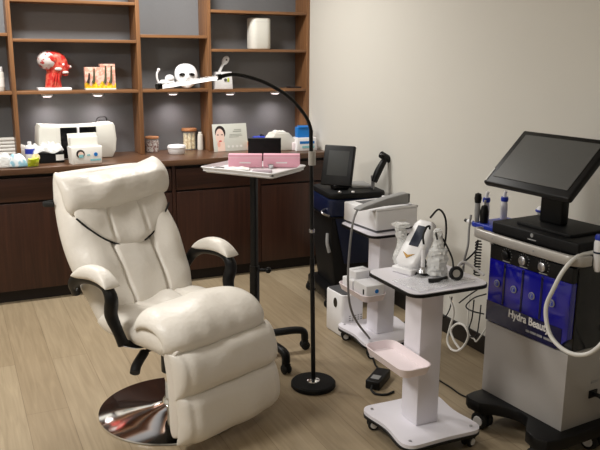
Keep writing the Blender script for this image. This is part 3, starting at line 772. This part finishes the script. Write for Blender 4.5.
obj('dark_slot', bx(-.0556, -.0551, -.045, -.03, .03, .06), 'blackm', t)
t = thing('small_white_carton', 'white carton on the back trolley tray, behind the blue-dot box', 'box', (q.x-.003, q.y+.065, TZ), 0)
obj('carton', bx(-.055, .055, -.055, .06, 0, .072, .004), 'white', t)
obj('flap_seam', bx(-.0555, .0555, -.002, .002, .0722, .0726), 'grey', t)
t = thing('flat_white_carton', 'flat white carton lying on top of the small tray carton', 'box', (q.x+.02, q.y+.07, TZ+.0732), .1)
obj('carton', bx(-.055, .055, -.045, .045, 0, .045, .004), 'white', t)
obj('flap_seam', bx(-.05, .05, -.002, .002, .0452, .0456), 'grey', t)

# white tower on the floor
q = gz(341, 338, 0)
t = thing('air_purifier', 'white tower purifier with black oval sensor on the floor', 'purifier', (q.x+.075, q.y+.1, 0), R(3))
obj('body', prism(NB(), rrect(.155, .2, .025), .006, .262, None, .006), 'white', t)
obj('foot', prism(NB(), rrect(.14, .185, .02), 0, .0055), 'grey', t)
obj('top_grille', prism(NB(), rrect(.135, .18, .02), .2625, .267), 'greyd', t)
obj('sensor', cyl(NB(), (-.0778, -.02, .2), 1, .0015, 28, Matrix.Rotation(-PI/2, 4, 'Y') @ Matrix.Diagonal((.03, .021, 1, 1)), 0), 'gloss', t)
v = NB()
for r_ in range(6):
    for c in range(5): abx(v, -.03+c*.02, -.018+c*.02, -.1006, -.1, .06+r_*.013, .066+r_*.013)
obj('vents', v, 'grey', t)

# ------------------------------------------------------------------ things on the near cart
HN = .7405
d0 = gz(411, 275, HN)
t = thing('lifting_device', 'white upright beauty device with dark screen and gold badge on the front trolley', 'device', (d0.x+.0, d0.y+.04, HN+.0155), R(-74)); t.scale = (1.12, 1.05, 1.08)
tilt = Matrix.Translation((0, 0, .0)) @ rot(x=-38)
def tl(bm, m=tilt): bmesh.ops.transform(bm, matrix=m, verts=bm.verts); return bm
bd = NB(); prism(bd, [(-.05, .02), (-.03, 0), (.03, 0), (.05, .02), (.052, .08), (.046, .19), (.03, .215), (-.03, .215), (-.046, .19), (-.052, .08)], -.022, .028, rot(x=90), .012)
obj('body', tl(bd), 'white', t, 50)
obj('screen', tl(box(NB(), (.004, -.0285, .138), (.046, .003, .092), .004)), mat('device_screen', (26, 34, 52), .45, spec=.3), t)
obj('badge', tl(prism(NB(), [(-.03, .06), (0, .035), (.03, .06), (.0, .05)], .0285, .0305, rot(x=90))), 'gold', t)
obj('stand_foot', bx(-.05, .05, -.03, .11, -.0143, .01, .006), 'white', t)
obj('rear_strut', tl(box(NB(), (0, .03, .05), (.05, .04, .1), .012)), 'white', t)
obj('cable', tube(NB(), [(.03, .1, .2), (.04, .14, .23), (.06, .16, .19), (.07, .15, .1), (.06, .12, .01)], .004, 8), 'rubber', t)
# left wrapped handset
def wrapped(name, lab, p, pts, rr, seed, angle=0):
    t = thing(name, lab, 'handset', p, angle)
    w = NB(); tube(w, pts, .02, 10, taper=lambda q: rr(q)*.55); obj('handle', w, 'white', t)
    w = NB(); tube(w, pts, .02, 22, taper=rr, n=10)
    for v in w.verts:
        k = noise.noise(v.co*38+Vector((seed, 0, 0))); k2 = noise.noise(v.co*90+Vector((seed, 3, 0))); v.co += Vector((k, k2, k*.4))*.010
    obj('plastic_wrap', w, 'film', t, 20, label='crumpled clear plastic wrap'); return t
p = gz(399, 267, HN)
wrapped('wrapped_handset', 'plastic-wrapped white handset leaning behind the gold-badged device', (p.x, p.y, HN), [(0, 0, .012), (-.005, .005, .05), (.018, .01, .1), (.014, .01, .14), (.008, .01, .17), (.01, .01, .195)], lambda q: .016+.014*math.sin(q*PI*.9)*(.4)+(.016 if q > .86 else 0), 1)
p = gz(440, 278, HN)
wrapped('wrapped_handset', 'plastic-wrapped white handset standing right of the thin silver wand', (p.x, p.y+.03, HN), [(0, 0, .012), (.002, 0, .04), (.004, 0, .09), (.004, 0, .13), (.002, 0, .19), (.0, 0, .205)], lambda q: .046-.018*q-(.012 if q > .55 else 0)-(.006 if q > .9 else 0), 5)
p = gz(437, 281, HN)
tag(obj('black_cuff', tube(NB(), [(-.05, .0, .01), (-.02, -.015, .012), (.02, -.012, .012), (.04, .0, .01)], .010, 10), 'rubber', loc=(p.x, p.y-.01, HN)), 'black rubber strap lying in front of the right wrapped handset', 'strap')
# silver wand with black ring
p = gz(425, 277, HN)
t = thing('silver_wand', 'thin silver wand standing on a round black foot', 'wand', (p.x, p.y+.02, HN))
obj('foot', lathe(NB(), [(0, 0), (.03, 0), (.032, .006), (.026, .016), (0, .016)]), 'black', t)
obj('bell', lathe(NB(), [(0, .0165), (.024, .0165), (.018, .03), (.009, .04), (0, .04)]), 'steel', t)
obj('stem', lathe(NB(), [(0, .04), (.009, .04), (.008, .12), (.0, .12)]), 'white', t)
obj('collar', lathe(NB(), [(0, .1205), (.013, .1205), (.013, .135), (0, .137)]), 'white', t)
obj('cable', tube(NB(), [(0, 0, .137), (.002, .01, .17), (.02, .02, .2), (.045, .03, .205), (.055, .04, .19)], .0045, 8), 'rubber', t)
p = gz(418, 272, HN)
def ring(bm, R_, r, c, m=None, seg=32):
    tb = NB(); bmesh.ops.create_circle(tb, segments=10, radius=r)
    tb.free(); t_ = NB(); vs = []
    for i in range(seg):
        a = 2*PI*i/seg; vs.append([t_.verts.new(((R_+r*math.cos(2*PI*k/10))*math.cos(a), (R_+r*math.cos(2*PI*k/10))*math.sin(a), r*math.sin(2*PI*k/10))) for k in range(10)])
    for i in range(seg):
        A, B = vs[i], vs[(i+1) % seg]
        for k in range(10): t_.faces.new((A[k], B[k], B[(k+1) % 10], A[(k+1) % 10]))
    merge(bm, t_, Matrix.Translation(c) @ (m if m else Matrix())); return bm
t = thing('black_roller', 'black ring probe lying between the gold-badged device and the silver wand', 'probe', (p.x+.005, p.y+.005, HN))
obj('ring', ring(NB(), .026, .009, (0, 0, .036), rot(x=75, z=-40)), 'rubber', t)
obj('core', cyl(NB(), (0, .003, .036), .017, .012, 20, rot(x=75, z=-40)), 'greyd', t)
p = gz(458, 282, HN)
t = thing('ring_probe', 'black ring probe with grey core at the right end of the front trolley', 'probe', (p.x, p.y+.015, HN))
obj('ring', ring(NB(), .022, .009, (0, 0, .032), rot(x=75, z=-20)), 'rubber', t)
obj('core', cyl(NB(), (0, .006, .032), .017, .012, 20, rot(x=75, z=-20)), 'silver', t)
obj('cable', tube(NB(), [(.0, .02, .05), (.01, .05, .09), (-.01, .09, .16), (-.045, .09, .19), (-.06, .06, .17)], .004, 8), 'rubber', t)
def shb(u, v): return Vector((u*.15, v*.09, .003)), Vector((0, 0, 1))
p = gz(432, 282, HN)
tag(obj('plastic_sheet', puff(NB(), shb, .006, .002, 40, 30, 8, .5, None, .014, 26, 2), 'filmt', loc=(p.x+.01, p.y+.0, HN+.001), rz=.1), 'thin crumpled clear plastic sheet spread on the front trolley top', 'plastic')
# transparent tubing arm (clear rods right of cart)

# ------------------------------------------------------------------ tall facial machine
MA = math.atan2(-.996, .085)
MO = Vector((2.124, 2.523, 0))
ex_, ey_ = Vector((.085, -.996, 0)), Vector((.996, .085, 0))
def mw(x, y, z): return MO+ex_*x+ey_*y+Vector((0, 0, z))
def ml(p): q = Vector(p)-MO; return Vector((q.dot(ex_), q.dot(ey_), q.z))
t = thing('hydra_facial_machine', 'tall grey, black and blue facial machine with tilted monitor on wheels', 'machine', MO, MA)
mach = t; MW = .462
fp = [(-.005, .30), (-.005, -.05), (.005, -.10), (.035, -.115), (.10, -.11), (.15, -.06), (.2, -.025), (.25, -.008), (.30, -.02), (.34, -.07), (.38, -.115), (.44, -.13), (.49, -.11), (.505, -.05), (.505, .30)]
obj('base', prism(NB(), fp, .08, .135, None, .008), 'black', t)
for x, y in ((.085, -.07), (.43, -.085), (.06, .25), (.45, .215)): castor(t, x, y, .04, 10)
obj('lower_cabinet', prism(NB(), [(0, 0), (MW, 0), (MW, .27), (0, .27)], .1355, .475, None, .003), 'greybox', t)
obj('back_column', bx(.03, MW+.012, .272, .36, .1355, .9, .006), 'grey', t)
obj('upper_cabinet', bx(.004, MW-.006, .03, .27, .4755, .832, .004), 'gloss', t)
# blue acrylic front with a clipped lower right corner
obj('blue_panel', prism(NB(), [(.0, .482), (.40, .482), (.452, .535), (.452, .77), (0, .77)], -.029, .004, rot(x=90), .003), 'blue', t, label='glossy blue acrylic front panel')
obj('blue_panel_foot', prism(NB(), [(.0, .482), (.40, .482), (.425, .508), (.425, .575), (.0, .575)], .0045, .0065, rot(x=90)), 'blued', t)
for x in (.095, .2, .305): obj('panel_rib', bx(x-.006, x+.006, -.0062, -.0045, .578, .765, .001), 'blued', t)
obj('knob_panel', bx(.0, .452, -.004, .029, .771, .834, .002), 'black', t)
for x in (.1, .198, .305):
    kb = NB(); lathe(kb, [(0, 0), (.02, 0), (.019, .014), (.012, .018), (0, .018)], (x, -.0042, .806), 24, rot(x=90)); k_ = obj('knob', kb, 'black' if x == .1 else 'steel', t)
    rg = NB()
    for i in range(9):
        a = R(-30+i*26)
        box(rg, (x+.028*math.cos(a), -.0046, .806+.028*math.sin(a)), (.006, .001, .002), 0, Matrix.Rotation(-a, 4, 'Y'))
    obj('dial_marks', rg, 'dim', t)
    l_ = bx(x-.022, x+.022, -.0047, -.0041, .7745, .779); obj('knob_caption', l_, 'dim', t)
for x in (.057, .156, .258, .364):
    d_ = NB(); lathe(d_, [(0, 0), (.016, 0), (.016, .003), (0, .003)], (x, -.0068, .667), 24, rot(x=90)); o_ = obj('emblem_disc', d_, 'dim', t)
    s_ = NB(); ring(s_, .010, .0018, (x, -.0105, .667), rot(x=90), 20); ell(s_, (x+.002, -.0105, .666), (.004, .0015, .006)); obj('emblem_mark', s_, 'bluep', o_)
tm = text_bm('Hydra Beauty', .048, .0007, .0011); bmesh.ops.transform(tm, matrix=Matrix.Translation((.25, -.0078, .552)) @ rot(x=90) @ Matrix.Diagonal((.86, 1, 1, 1)), verts=tm.verts); obj('lettering', tm, 'tag', t)
ln = NB()
for x0, x1 in ((.24, .258), (.262, .296), (.30, .33), (.338, .385)): abx(ln, x0, x1, -.0074, -.0066, .503, .513)
obj('caption_line', ln, 'dim', t)
obj('top_box', bx(-.006, MW+.004, .0, .33, .886, .938, .008), 'blackm', t)
obj('top_neck', bx(.002, MW-.002, .01, .28, .8325, .8855), 'gloss', t)
lg = NB(); ell(lg, (.226, -.0005, .921), (.008, .001, .009)); abx(lg, .205, .25, -.001, 0, .9, .905); obj('top_logo', lg, 'dim', t)
# silver handle bar
bar = NB()
outp = smooth_path([(-.095, .04, 0), (-.105, .015, 0), (-.09, -.012, 0), (0, -.022, 0), (.2, -.028, 0), (.40, -.026, 0), (.45, -.018, 0), (.485, .01, 0), (.49, .05, 0)], 6)
poly = [(q.x, q.y) for q in outp]+[(q.x, q.y+.014) for q in reversed(outp) if True]
vsr = []
for q, k in ((o, i) for i, o in enumerate(outp)):
    tdir = (outp[min(k+1, len(outp)-1)]-outp[max(k-1, 0)]).normalized(); nn = Vector((-tdir.y, tdir.x, 0))
    vsr.append([bar.verts.new((q.x+nn.x*o, q.y+nn.y*o, z)) for o, z in ((0, .847), (-.004, .851), (-.004, .885), (0, .889), (.012, .889), (.012, .847))])
for a, b in zip(vsr, vsr[1:]):
    for k in range(6): bar.faces.new((a[k], a[(k+1) % 6], b[(k+1) % 6], b[k]))
bar.faces.new(vsr[0]); bar.faces.new(vsr[-1][::-1]); bmesh.ops.recalc_face_normals(bar, faces=bar.faces)
obj('handle_bar', bar, 'silver', t, 50)
for x in (.03, .27): obj('bar_screw', lathe(NB(), [(0, 0), (.004, 0), (.003, .002), (0, .002)], (x, -.0265 if x < .1 else -.0325, .868), 12, rot(x=90)), 'grey', t)
# monitor
obj('monitor_base', prism(NB(), rrect(.30, .25, .02, 5, .24, .165), .9365, .953, None, .005), 'blackm', t)
obj('monitor_neck', bx(.145, .265, .125, .17, .9535, 1.21, .008), 'black', t)
MT = Matrix.Translation((.0, -.075, 1.125)) @ rot(x=-47)
def mt(bm): bmesh.ops.transform(bm, matrix=MT, verts=bm.verts); return bm
obj('monitor', mt(box(NB(), (.23, .016, .15), (.46, .03, .31), .01)), 'black', t)
obj('monitor_screen', mt(box(NB(), (.232, -.0005, .155), (.395, .003, .245), .001)), 'screen', t)
obj('monitor_back', mt(bx(.12, .34, .0315, .06, .06, .25, .012)), 'black', t)
obj('hinge', box(NB(), (.205, .1, 1.2), (.1, .07, .05), .012), 'black', t)
obj('sticker', mt(box(NB(), (.012, -.0005, .04), (.006, .002, .07), .0005, rot(y=0))), 'tag', t)
# power inlet on the near side
obj('power_inlet', bx(MW+.0005, MW+.006, .15, .2, .25, .285, .002), 'black', t)
obj('rating_plate', bx(MW+.0005, MW+.002, .16, .2, .315, .325), 'grey', t)
pc = NB(); tube(pc, [(MW+.006, .175, .267), (MW+.04, .18, .265), (MW+.07, .21, .22), (MW+.08, .29, .1)], .009, 10); obj('power_plug', pc, 'black', t)
# handset holder with wands on the left
obj('wand_holder', bx(-.165, -.008, .03, .25, .876, .8995, .005), 'bluep', t)
obj('holder_strut', bx(-.05, .003, .04, .09, .8, .875, .004), 'white', t)
wl = [('black_tipped_wand', 'grey microphone-shaped wand with black tip on the machine\'s left holder', -.148, .045, 0), ('black_wand', 'short black wand beside the black-tipped grey wand', -.118, .06, 1), ('white_blue_wand', 'white wand with dark blue collar and hooked top on the machine', -.16, .11, 2), ('white_blue_wand', 'white wand with blue top nearest the monitor base', -.135, .20, 3)]
for n_, lab, x, y, k in wl:
    w_ = thing(n_, lab, 'wand', mw(x, y, .90), MA); w_.scale = (1, 1, 1.05)
    if k == 0:
        obj('handle', lathe(NB(), [(0, 0), (.01, 0), (.013, .05), (.012, .085), (0, .085)]), 'grey', w_)
        obj('tip', lathe(NB(), [(0, .0855), (.014, .0855), (.017, .105), (.014, .125), (0, .13)]), 'black', w_)
    elif k == 1:
        obj('handle', lathe(NB(), [(0, 0), (.018, 0), (.02, .05), (.014, .075), (0, .08)]), 'black', w_)
        obj('tip', lathe(NB(), [(0, .0805), (.005, .0805), (.005, .1), (0, .1)]), 'steel', w_)
    else:
        obj('handle', lathe(NB(), [(0, 0), (.016, 0), (.017, .05), (.013, .08), (0, .08)]), 'white', w_)
        obj('collar', lathe(NB(), [(0, .0805), (.016, .0805), (.018, .09), (.016, .1), (0, .1)]), 'bluep', w_)
        obj('tip', tube(NB(), [(0, 0, .1), (0, 0, .115), (.006, 0, .128)], .008, 10), 'white', w_)
w_ = thing('white_cup_probe', 'white round probe with blue ring behind the monitor base', 'probe', mw(.03, .27, .9385), MA)
obj('body', ell(NB(), (0, 0, .024), (.026, .026, .0235)), 'white', w_); obj('blue_ring', ring(NB(), .024, .006, (0, 0, .024)), 'bluep', w_)
w_ = thing('white_knob_probe', 'white round probe farthest back on the black machine top', 'probe', mw(.09, .30, .9385), MA)
obj('body', ell(NB(), (0, 0, .022), (.024, .024, .0215)), 'white', w_); obj('tip', lathe(NB(), [(0, .04), (.01, .04), (.01, .052), (0, .052)]), 'cream', w_)
# black plug sticking out at left
w_ = thing('white_plug_wand', 'short white wand with black tip pointing left from the machine holder', 'wand', mw(-.19, .05, .890), MA)
obj('body', tube(NB(), [(-.02, -.0, 0), (.012, .0, -.002)], .011, 12, False), 'white', w_); obj('tip', tube(NB(), [(-.04, 0, .001), (-.0205, 0, 0)], .008, 12, False), 'black', w_)
# spring cable
sp = NB(); cpt = []
for i in range(12*14+1):
    a = 2*PI*i/14; q = i/(12*14); cpt.append((.013*math.cos(a), .013*math.sin(a), -.16*q))
tube(sp, cpt, .0035, 6, False)
q = mw(-.075, -.005, .828); tag(obj('coiled_cable', sp, 'rubber', loc=q), 'black coiled cable hanging under the silver bar of the machine', 'cable')
# right hand spray handset and hose
q = gx(597, 272, 2.24)
w_ = thing('spray_handset', 'white handset with blue collar held at the machine\'s right edge', 'handset', (q.x, q.y, q.z))
obj('body', lathe(NB(), [(0, 0), (.01, .002), (.018, .03), (.02, .075), (.021, .12), (.017, .13), (0, .13)]), 'white', w_)
obj('blue_collar', lathe(NB(), [(0, .1305), (.019, .1305), (.021, .138), (.017, .15), (0, .153)]), 'bluep', w_)
obj('blue_band', lathe(NB(), [(.0195, .077), (.0212, .077), (.0212, .084), (.0195, .084)]), 'navy', w_)
hx = mw(.47, -.04, .86)
hp = [gx(600, 252, 2.25), gx(590, 253, 2.22), gx(577, 257, 2.16), gx(564, 270, 2.10), gx(554, 288, 2.07), gx(546, 308, 2.06), gx(549, 332, 2.05), gx(560, 347, 2.05), gx(575, 354.5, 2.06), gx(590, 353, 2.08), gx(603, 342, 2.1), gx(613, 325, 2.2), mw(.5, .16, .44)]
tag(obj('vacuum_hose', tube(NB(), hp, .0085, 12), 'hose'), 'white hose looping across the blue panel of the machine', 'hose')
# jars on the machine's right back column
for k, (px, py) in enumerate(((597, 311), (597, 327))):
    q = mw(MW+.045, .30, .55-.06*k)
    tag(obj('hook', tube(NB(), [(0, 0, 0), (.02, -.02, .0), (.05, -.03, .0)], .009, 10), 'silver', loc=q), ('upper' if k == 0 else 'lower')+' silver peg on the right side of the tall machine', 'peg', 'silver pegs on the machine side')

# ------------------------------------------------------------------ navy laser machine in the corner
NV = Vector((2.382, 4.32, 0)); NVR = R(-8)
t = thing('laser_machine', 'navy and black laser machine with small tilted monitor in the corner', 'machine', NV, NVR)
obj('base', prism(NB(), rrect(.44, .46, .06), .07, .13, None, .01), 'black', t)
for x, y in ((-.19, -.2), (.19, -.2), (-.19, .2), (.19, .2)): castor(t, x, y, .032, 15, hub='black')
bb = NB(); prism(bb, [(-.15, .13), (.14, .13), (.17, .40), (.185, .62), (-.19, .62), (-.185, .4)], -.19, .19, rot(x=90), .02); obj('lower_body', bb, 'blackm', t)
bb = NB(); prism(bb, [(-.09, .30), (.09, .30), (.15, .615), (-.16, .615)], .1905, .2, rot(x=90), .003); obj('navy_front', bb, 'navy', t)
bb = NB(); prism(bb, rrect(.41, .42, .06, 6), .621, .735, None, .012); obj('upper_body', bb, 'navy', t)
bb = NB(); prism(bb, rrect(.425, .435, .065, 6), .612, .6205); obj('dark_band', bb, 'black', t)
obj('console', prism(NB(), rrect(.40, .41, .06, 6), .7355, .775, None, .012), 'blackm', t)
obj('console_tray', box(NB(), (.09, .05, .78), (.16, .2, .02), .008), 'grey', t)
mm = Matrix.Translation((-.11, -.06, .80)) @ rot(z=-42) @ rot(x=-16)
def nm(bm): bmesh.ops.transform(bm, matrix=mm, verts=bm.verts); return bm
obj('monitor', nm(box(NB(), (0, 0, .135), (.215, .035, .27), .008)), 'black', t)
obj('monitor_screen', nm(box(NB(), (.003, -.0175, .15), (.145, .002, .165), .001)), 'screend', t)
obj('monitor_arm', bx(-.13, -.02, -.08, .0, .776, .81, .01), 'black', t)
obj('key_switch', cyl(NB(), (-.13, -.19, .776), .012, .014, 16, None, .002), 'steel', t)
obj('emergency_stop', cyl(NB(), (-.04, -.195, .776), .011, .01, 16, None, .002), 'white', t)
for s, y in ((-1, -.08),):
    hk = NB(); tube(hk, [(-.2, -.12, .66), (-.235, -.15, .655), (-.24, -.18, .645), (-.2, -.2, .63)], .007, 8); obj('side_hook', hk, 'steel', t)
    hk = NB(); tube(hk, [(-.19, -.14, .5), (-.2, -.165, .44), (-.19, -.18, .38)], .012, 10); obj('side_handle', hk, 'grey', t)
fl_ = NB(); tube(fl_, [(.15, -.06, .775), (.15, -.06, .82), (.145, -.06, .86)], .008, 10); obj('cable_stem', fl_, 'ghose', t)
# handpiece in its cradle
q = NV
a, b, c, d = gy(374, 182, 4.2), gy(378, 172, 4.2), gy(385, 159, 4.2), gy(388, 154, 4.2)
w_ = thing('laser_handpiece', 'black pistol-shaped handpiece standing up on the navy machine', 'handpiece', a)
obj('grip', tube(NB(), [Vector((0, 0, 0)), b-a, c-a], .016, 14, taper=lambda q: .019+.006*math.sin(q*PI)), 'black', w_)
obj('collar', tube(NB(), [(b-a)*.1, (b-a)*.9], .022, 14, False), 'black', w_)
e_ = (gy(381, 154.5, 4.2)-a, gy(392, 161, 4.2)-a)
obj('head', tube(NB(), [e_[0], e_[1]], .018, 14, False, taper=lambda q: .024), 'black', w_)
obj('nozzle', tube(NB(), [e_[0]-Vector((.004, 0, .008)), e_[0]+Vector((.012, -.02, -.0))], .014, 12, False), 'gloss', w_)
obj('cable', tube(NB(), [(0, 0, 0), gy(373.5, 190, 4.19)-a, gy(373, 197, 4.17)-a], .006, 10), 'ghose', w_)

# ------------------------------------------------------------------ floor clutter and cables
q = gz(378, 383, 0)
t = thing('power_adapter', 'black power adapter lying on the floor beside the front trolley', 'adapter', (q.x, q.y, 0), R(40)); t.scale = (1.2, 1.2, 1.2)
obj('case', bx(-.075, .075, -.032, .032, 0, .04, .006), 'black', t)
obj('rating_label', bx(-.05, -.01, -.018, .018, .0402, .0407), 'dim', t)
obj('cord', tube(NB(), [(-.075, 0, .02), (-.1, -.005, .012), (-.115, -.03, .006), (-.1, -.07, .005), (-.06, -.09, .005)], .005, 8), 'rubber', t)
obj('lead', tube(NB(), [(.075, 0, .02), (.1, .01, .01), (.15, .06, .006), (.22, .1, .005)], .004, 8), 'rubber', t)
fl2 = [gz(437, 379, .005), gz(450, 387, .005), gz(460, 394, .005), gz(470, 398, .005), gz(478, 396, .005), gz(484, 386, .005)]
tag(obj('floor_cable', tube(NB(), fl2, .004, 8), 'rubber'), 'thin black cable on the floor running to the tall machine', 'cable')
X1 = 2.2
lp = [gx(449, 296, 2.1), gx(452, 312, 2.1), gx(448, 328, 2.1), gx(447, 340, 2.1), gx(452, 348, 2.1), gx(459, 350.5, 2.1), gx(465, 345, 2.1), gx(467, 335, 2.1), gx(462, 326, 2.1), gx(456, 324, 2.1), gx(452, 330, 2.1), gx(456, 340, 2.1), gx(461, 349, 2.1)]
lp = [p+Vector((.012*math.sin(i), 0, 0)) for i, p in enumerate(lp)]
tag(obj('white_tubing', tube(NB(), lp, .0055, 10), 'hose'), 'white tubing hanging in a loop behind the front trolley', 'tubing')
lp = [gx(470, 292, 2.3), gx(468, 315, 2.3), gx(468, 332, 2.3), gx(474, 339, 2.3), gx(480, 337, 2.3), mw(-.004, .16, .62)]
tag(obj('thin_white_tubing', tube(NB(), lp, .004, 8), 'hose'), 'thin white tubing hanging beside the tall machine\'s blue panel', 'tubing')
wires = [([(486, 294), (474, 298), (466, 306), (472, 311), (484, 314)], 2.22, 'thin black cable looping by the left edge of the blue panel'),
         ([(480, 288), (468, 296), (459, 303)], 2.2, 'short black cable slanting below the trolley top'),
         ([(474, 300), (472, 318), (468, 334), (476, 336), (479, 322), (481, 305)], 2.3, 'black cable hanging in a narrow loop over the baseboard'),
         ([(452, 297), (450, 308), (446, 316), (442, 318)], 2.35, 'black plug cable hanging behind the trolley column')]
for pts, X, lab in wires:
    P = [gx(x, y, X+.02*math.sin(i*1.7)) for i, (x, y) in enumerate(pts)]
    tag(obj('hanging_cable', tube(NB(), P, .0035, 8), 'rubber'), lab, 'cable')
# clear rods / arm between the trolley and the machine
P = [gx(457, 268, 2.0), gx(463, 262, 2.03), gx(474, 268, 2.06), gx(484, 275, 2.08)]
tag(obj('clear_arm', tube(NB(), P, .006, 10), 'white'), 'thin white arm reaching from the trolley to the machine', 'arm')
P = [gx(471, 215, 2.12), gx(469, 230, 2.1), gx(468, 245, 2.08), gx(464, 262, 2.05), gx(463, 275, 2.0)]
tag(obj('grey_tube', tube(NB(), P, .005, 10), 'ghose'), 'grey tube running down from the wand holder', 'tube')
P = [gx(452, 270, 1.98), gx(464, 262, 2.04), gx(476, 250, 2.12), gx(478, 240, 2.14)]
tag(obj('black_lead', tube(NB(), P, .004, 8), 'rubber'), 'black lead slanting up from the trolley to the silver bar', 'cable')
P = [gz(405, 322, .02), gz(398, 326, .012), gz(390, 330, .01), gz(400, 334, .01), gz(410, 330, .01)]
tag(obj('floor_lead', tube(NB(), P, .004, 8), 'rubber'), 'black lead curled on the floor behind the front trolley', 'cable')

# ------------------------------------------------------------------ light
def area(name, loc, e, sx, sy, col=(1, .95, .88), rx=0, ry=0):
    l = bpy.data.lights.new(name, 'AREA'); l.shape = 'RECTANGLE'; l.size = sx; l.size_y = sy; l.energy = e; l.color = col
    o = bpy.data.objects.new(name, l); COL.objects.link(o); o.location = loc; o.rotation_euler = (rx, ry, 0); return o
W_C = (1, .98, .945)
area('ceiling_lamp', (1.4, 4.75, 2.68), 30, .35, .35, W_C)
area('ceiling_lamp', (.2, 4.75, 2.68), 34, .35, .35, W_C)
area('ceiling_lamp', (-1.0, 2.7, 2.68), 58, .6, .6, W_C)
area('ceiling_lamp', (.3, .8, 2.68), 11, .6, .6, W_C)
w = bpy.data.worlds.new('world'); S.world = w; w.use_nodes = True
w.node_tree.nodes['Background'].inputs[0].default_value = (.9, .92, 1, 1); w.node_tree.nodes['Background'].inputs[1].default_value = .05
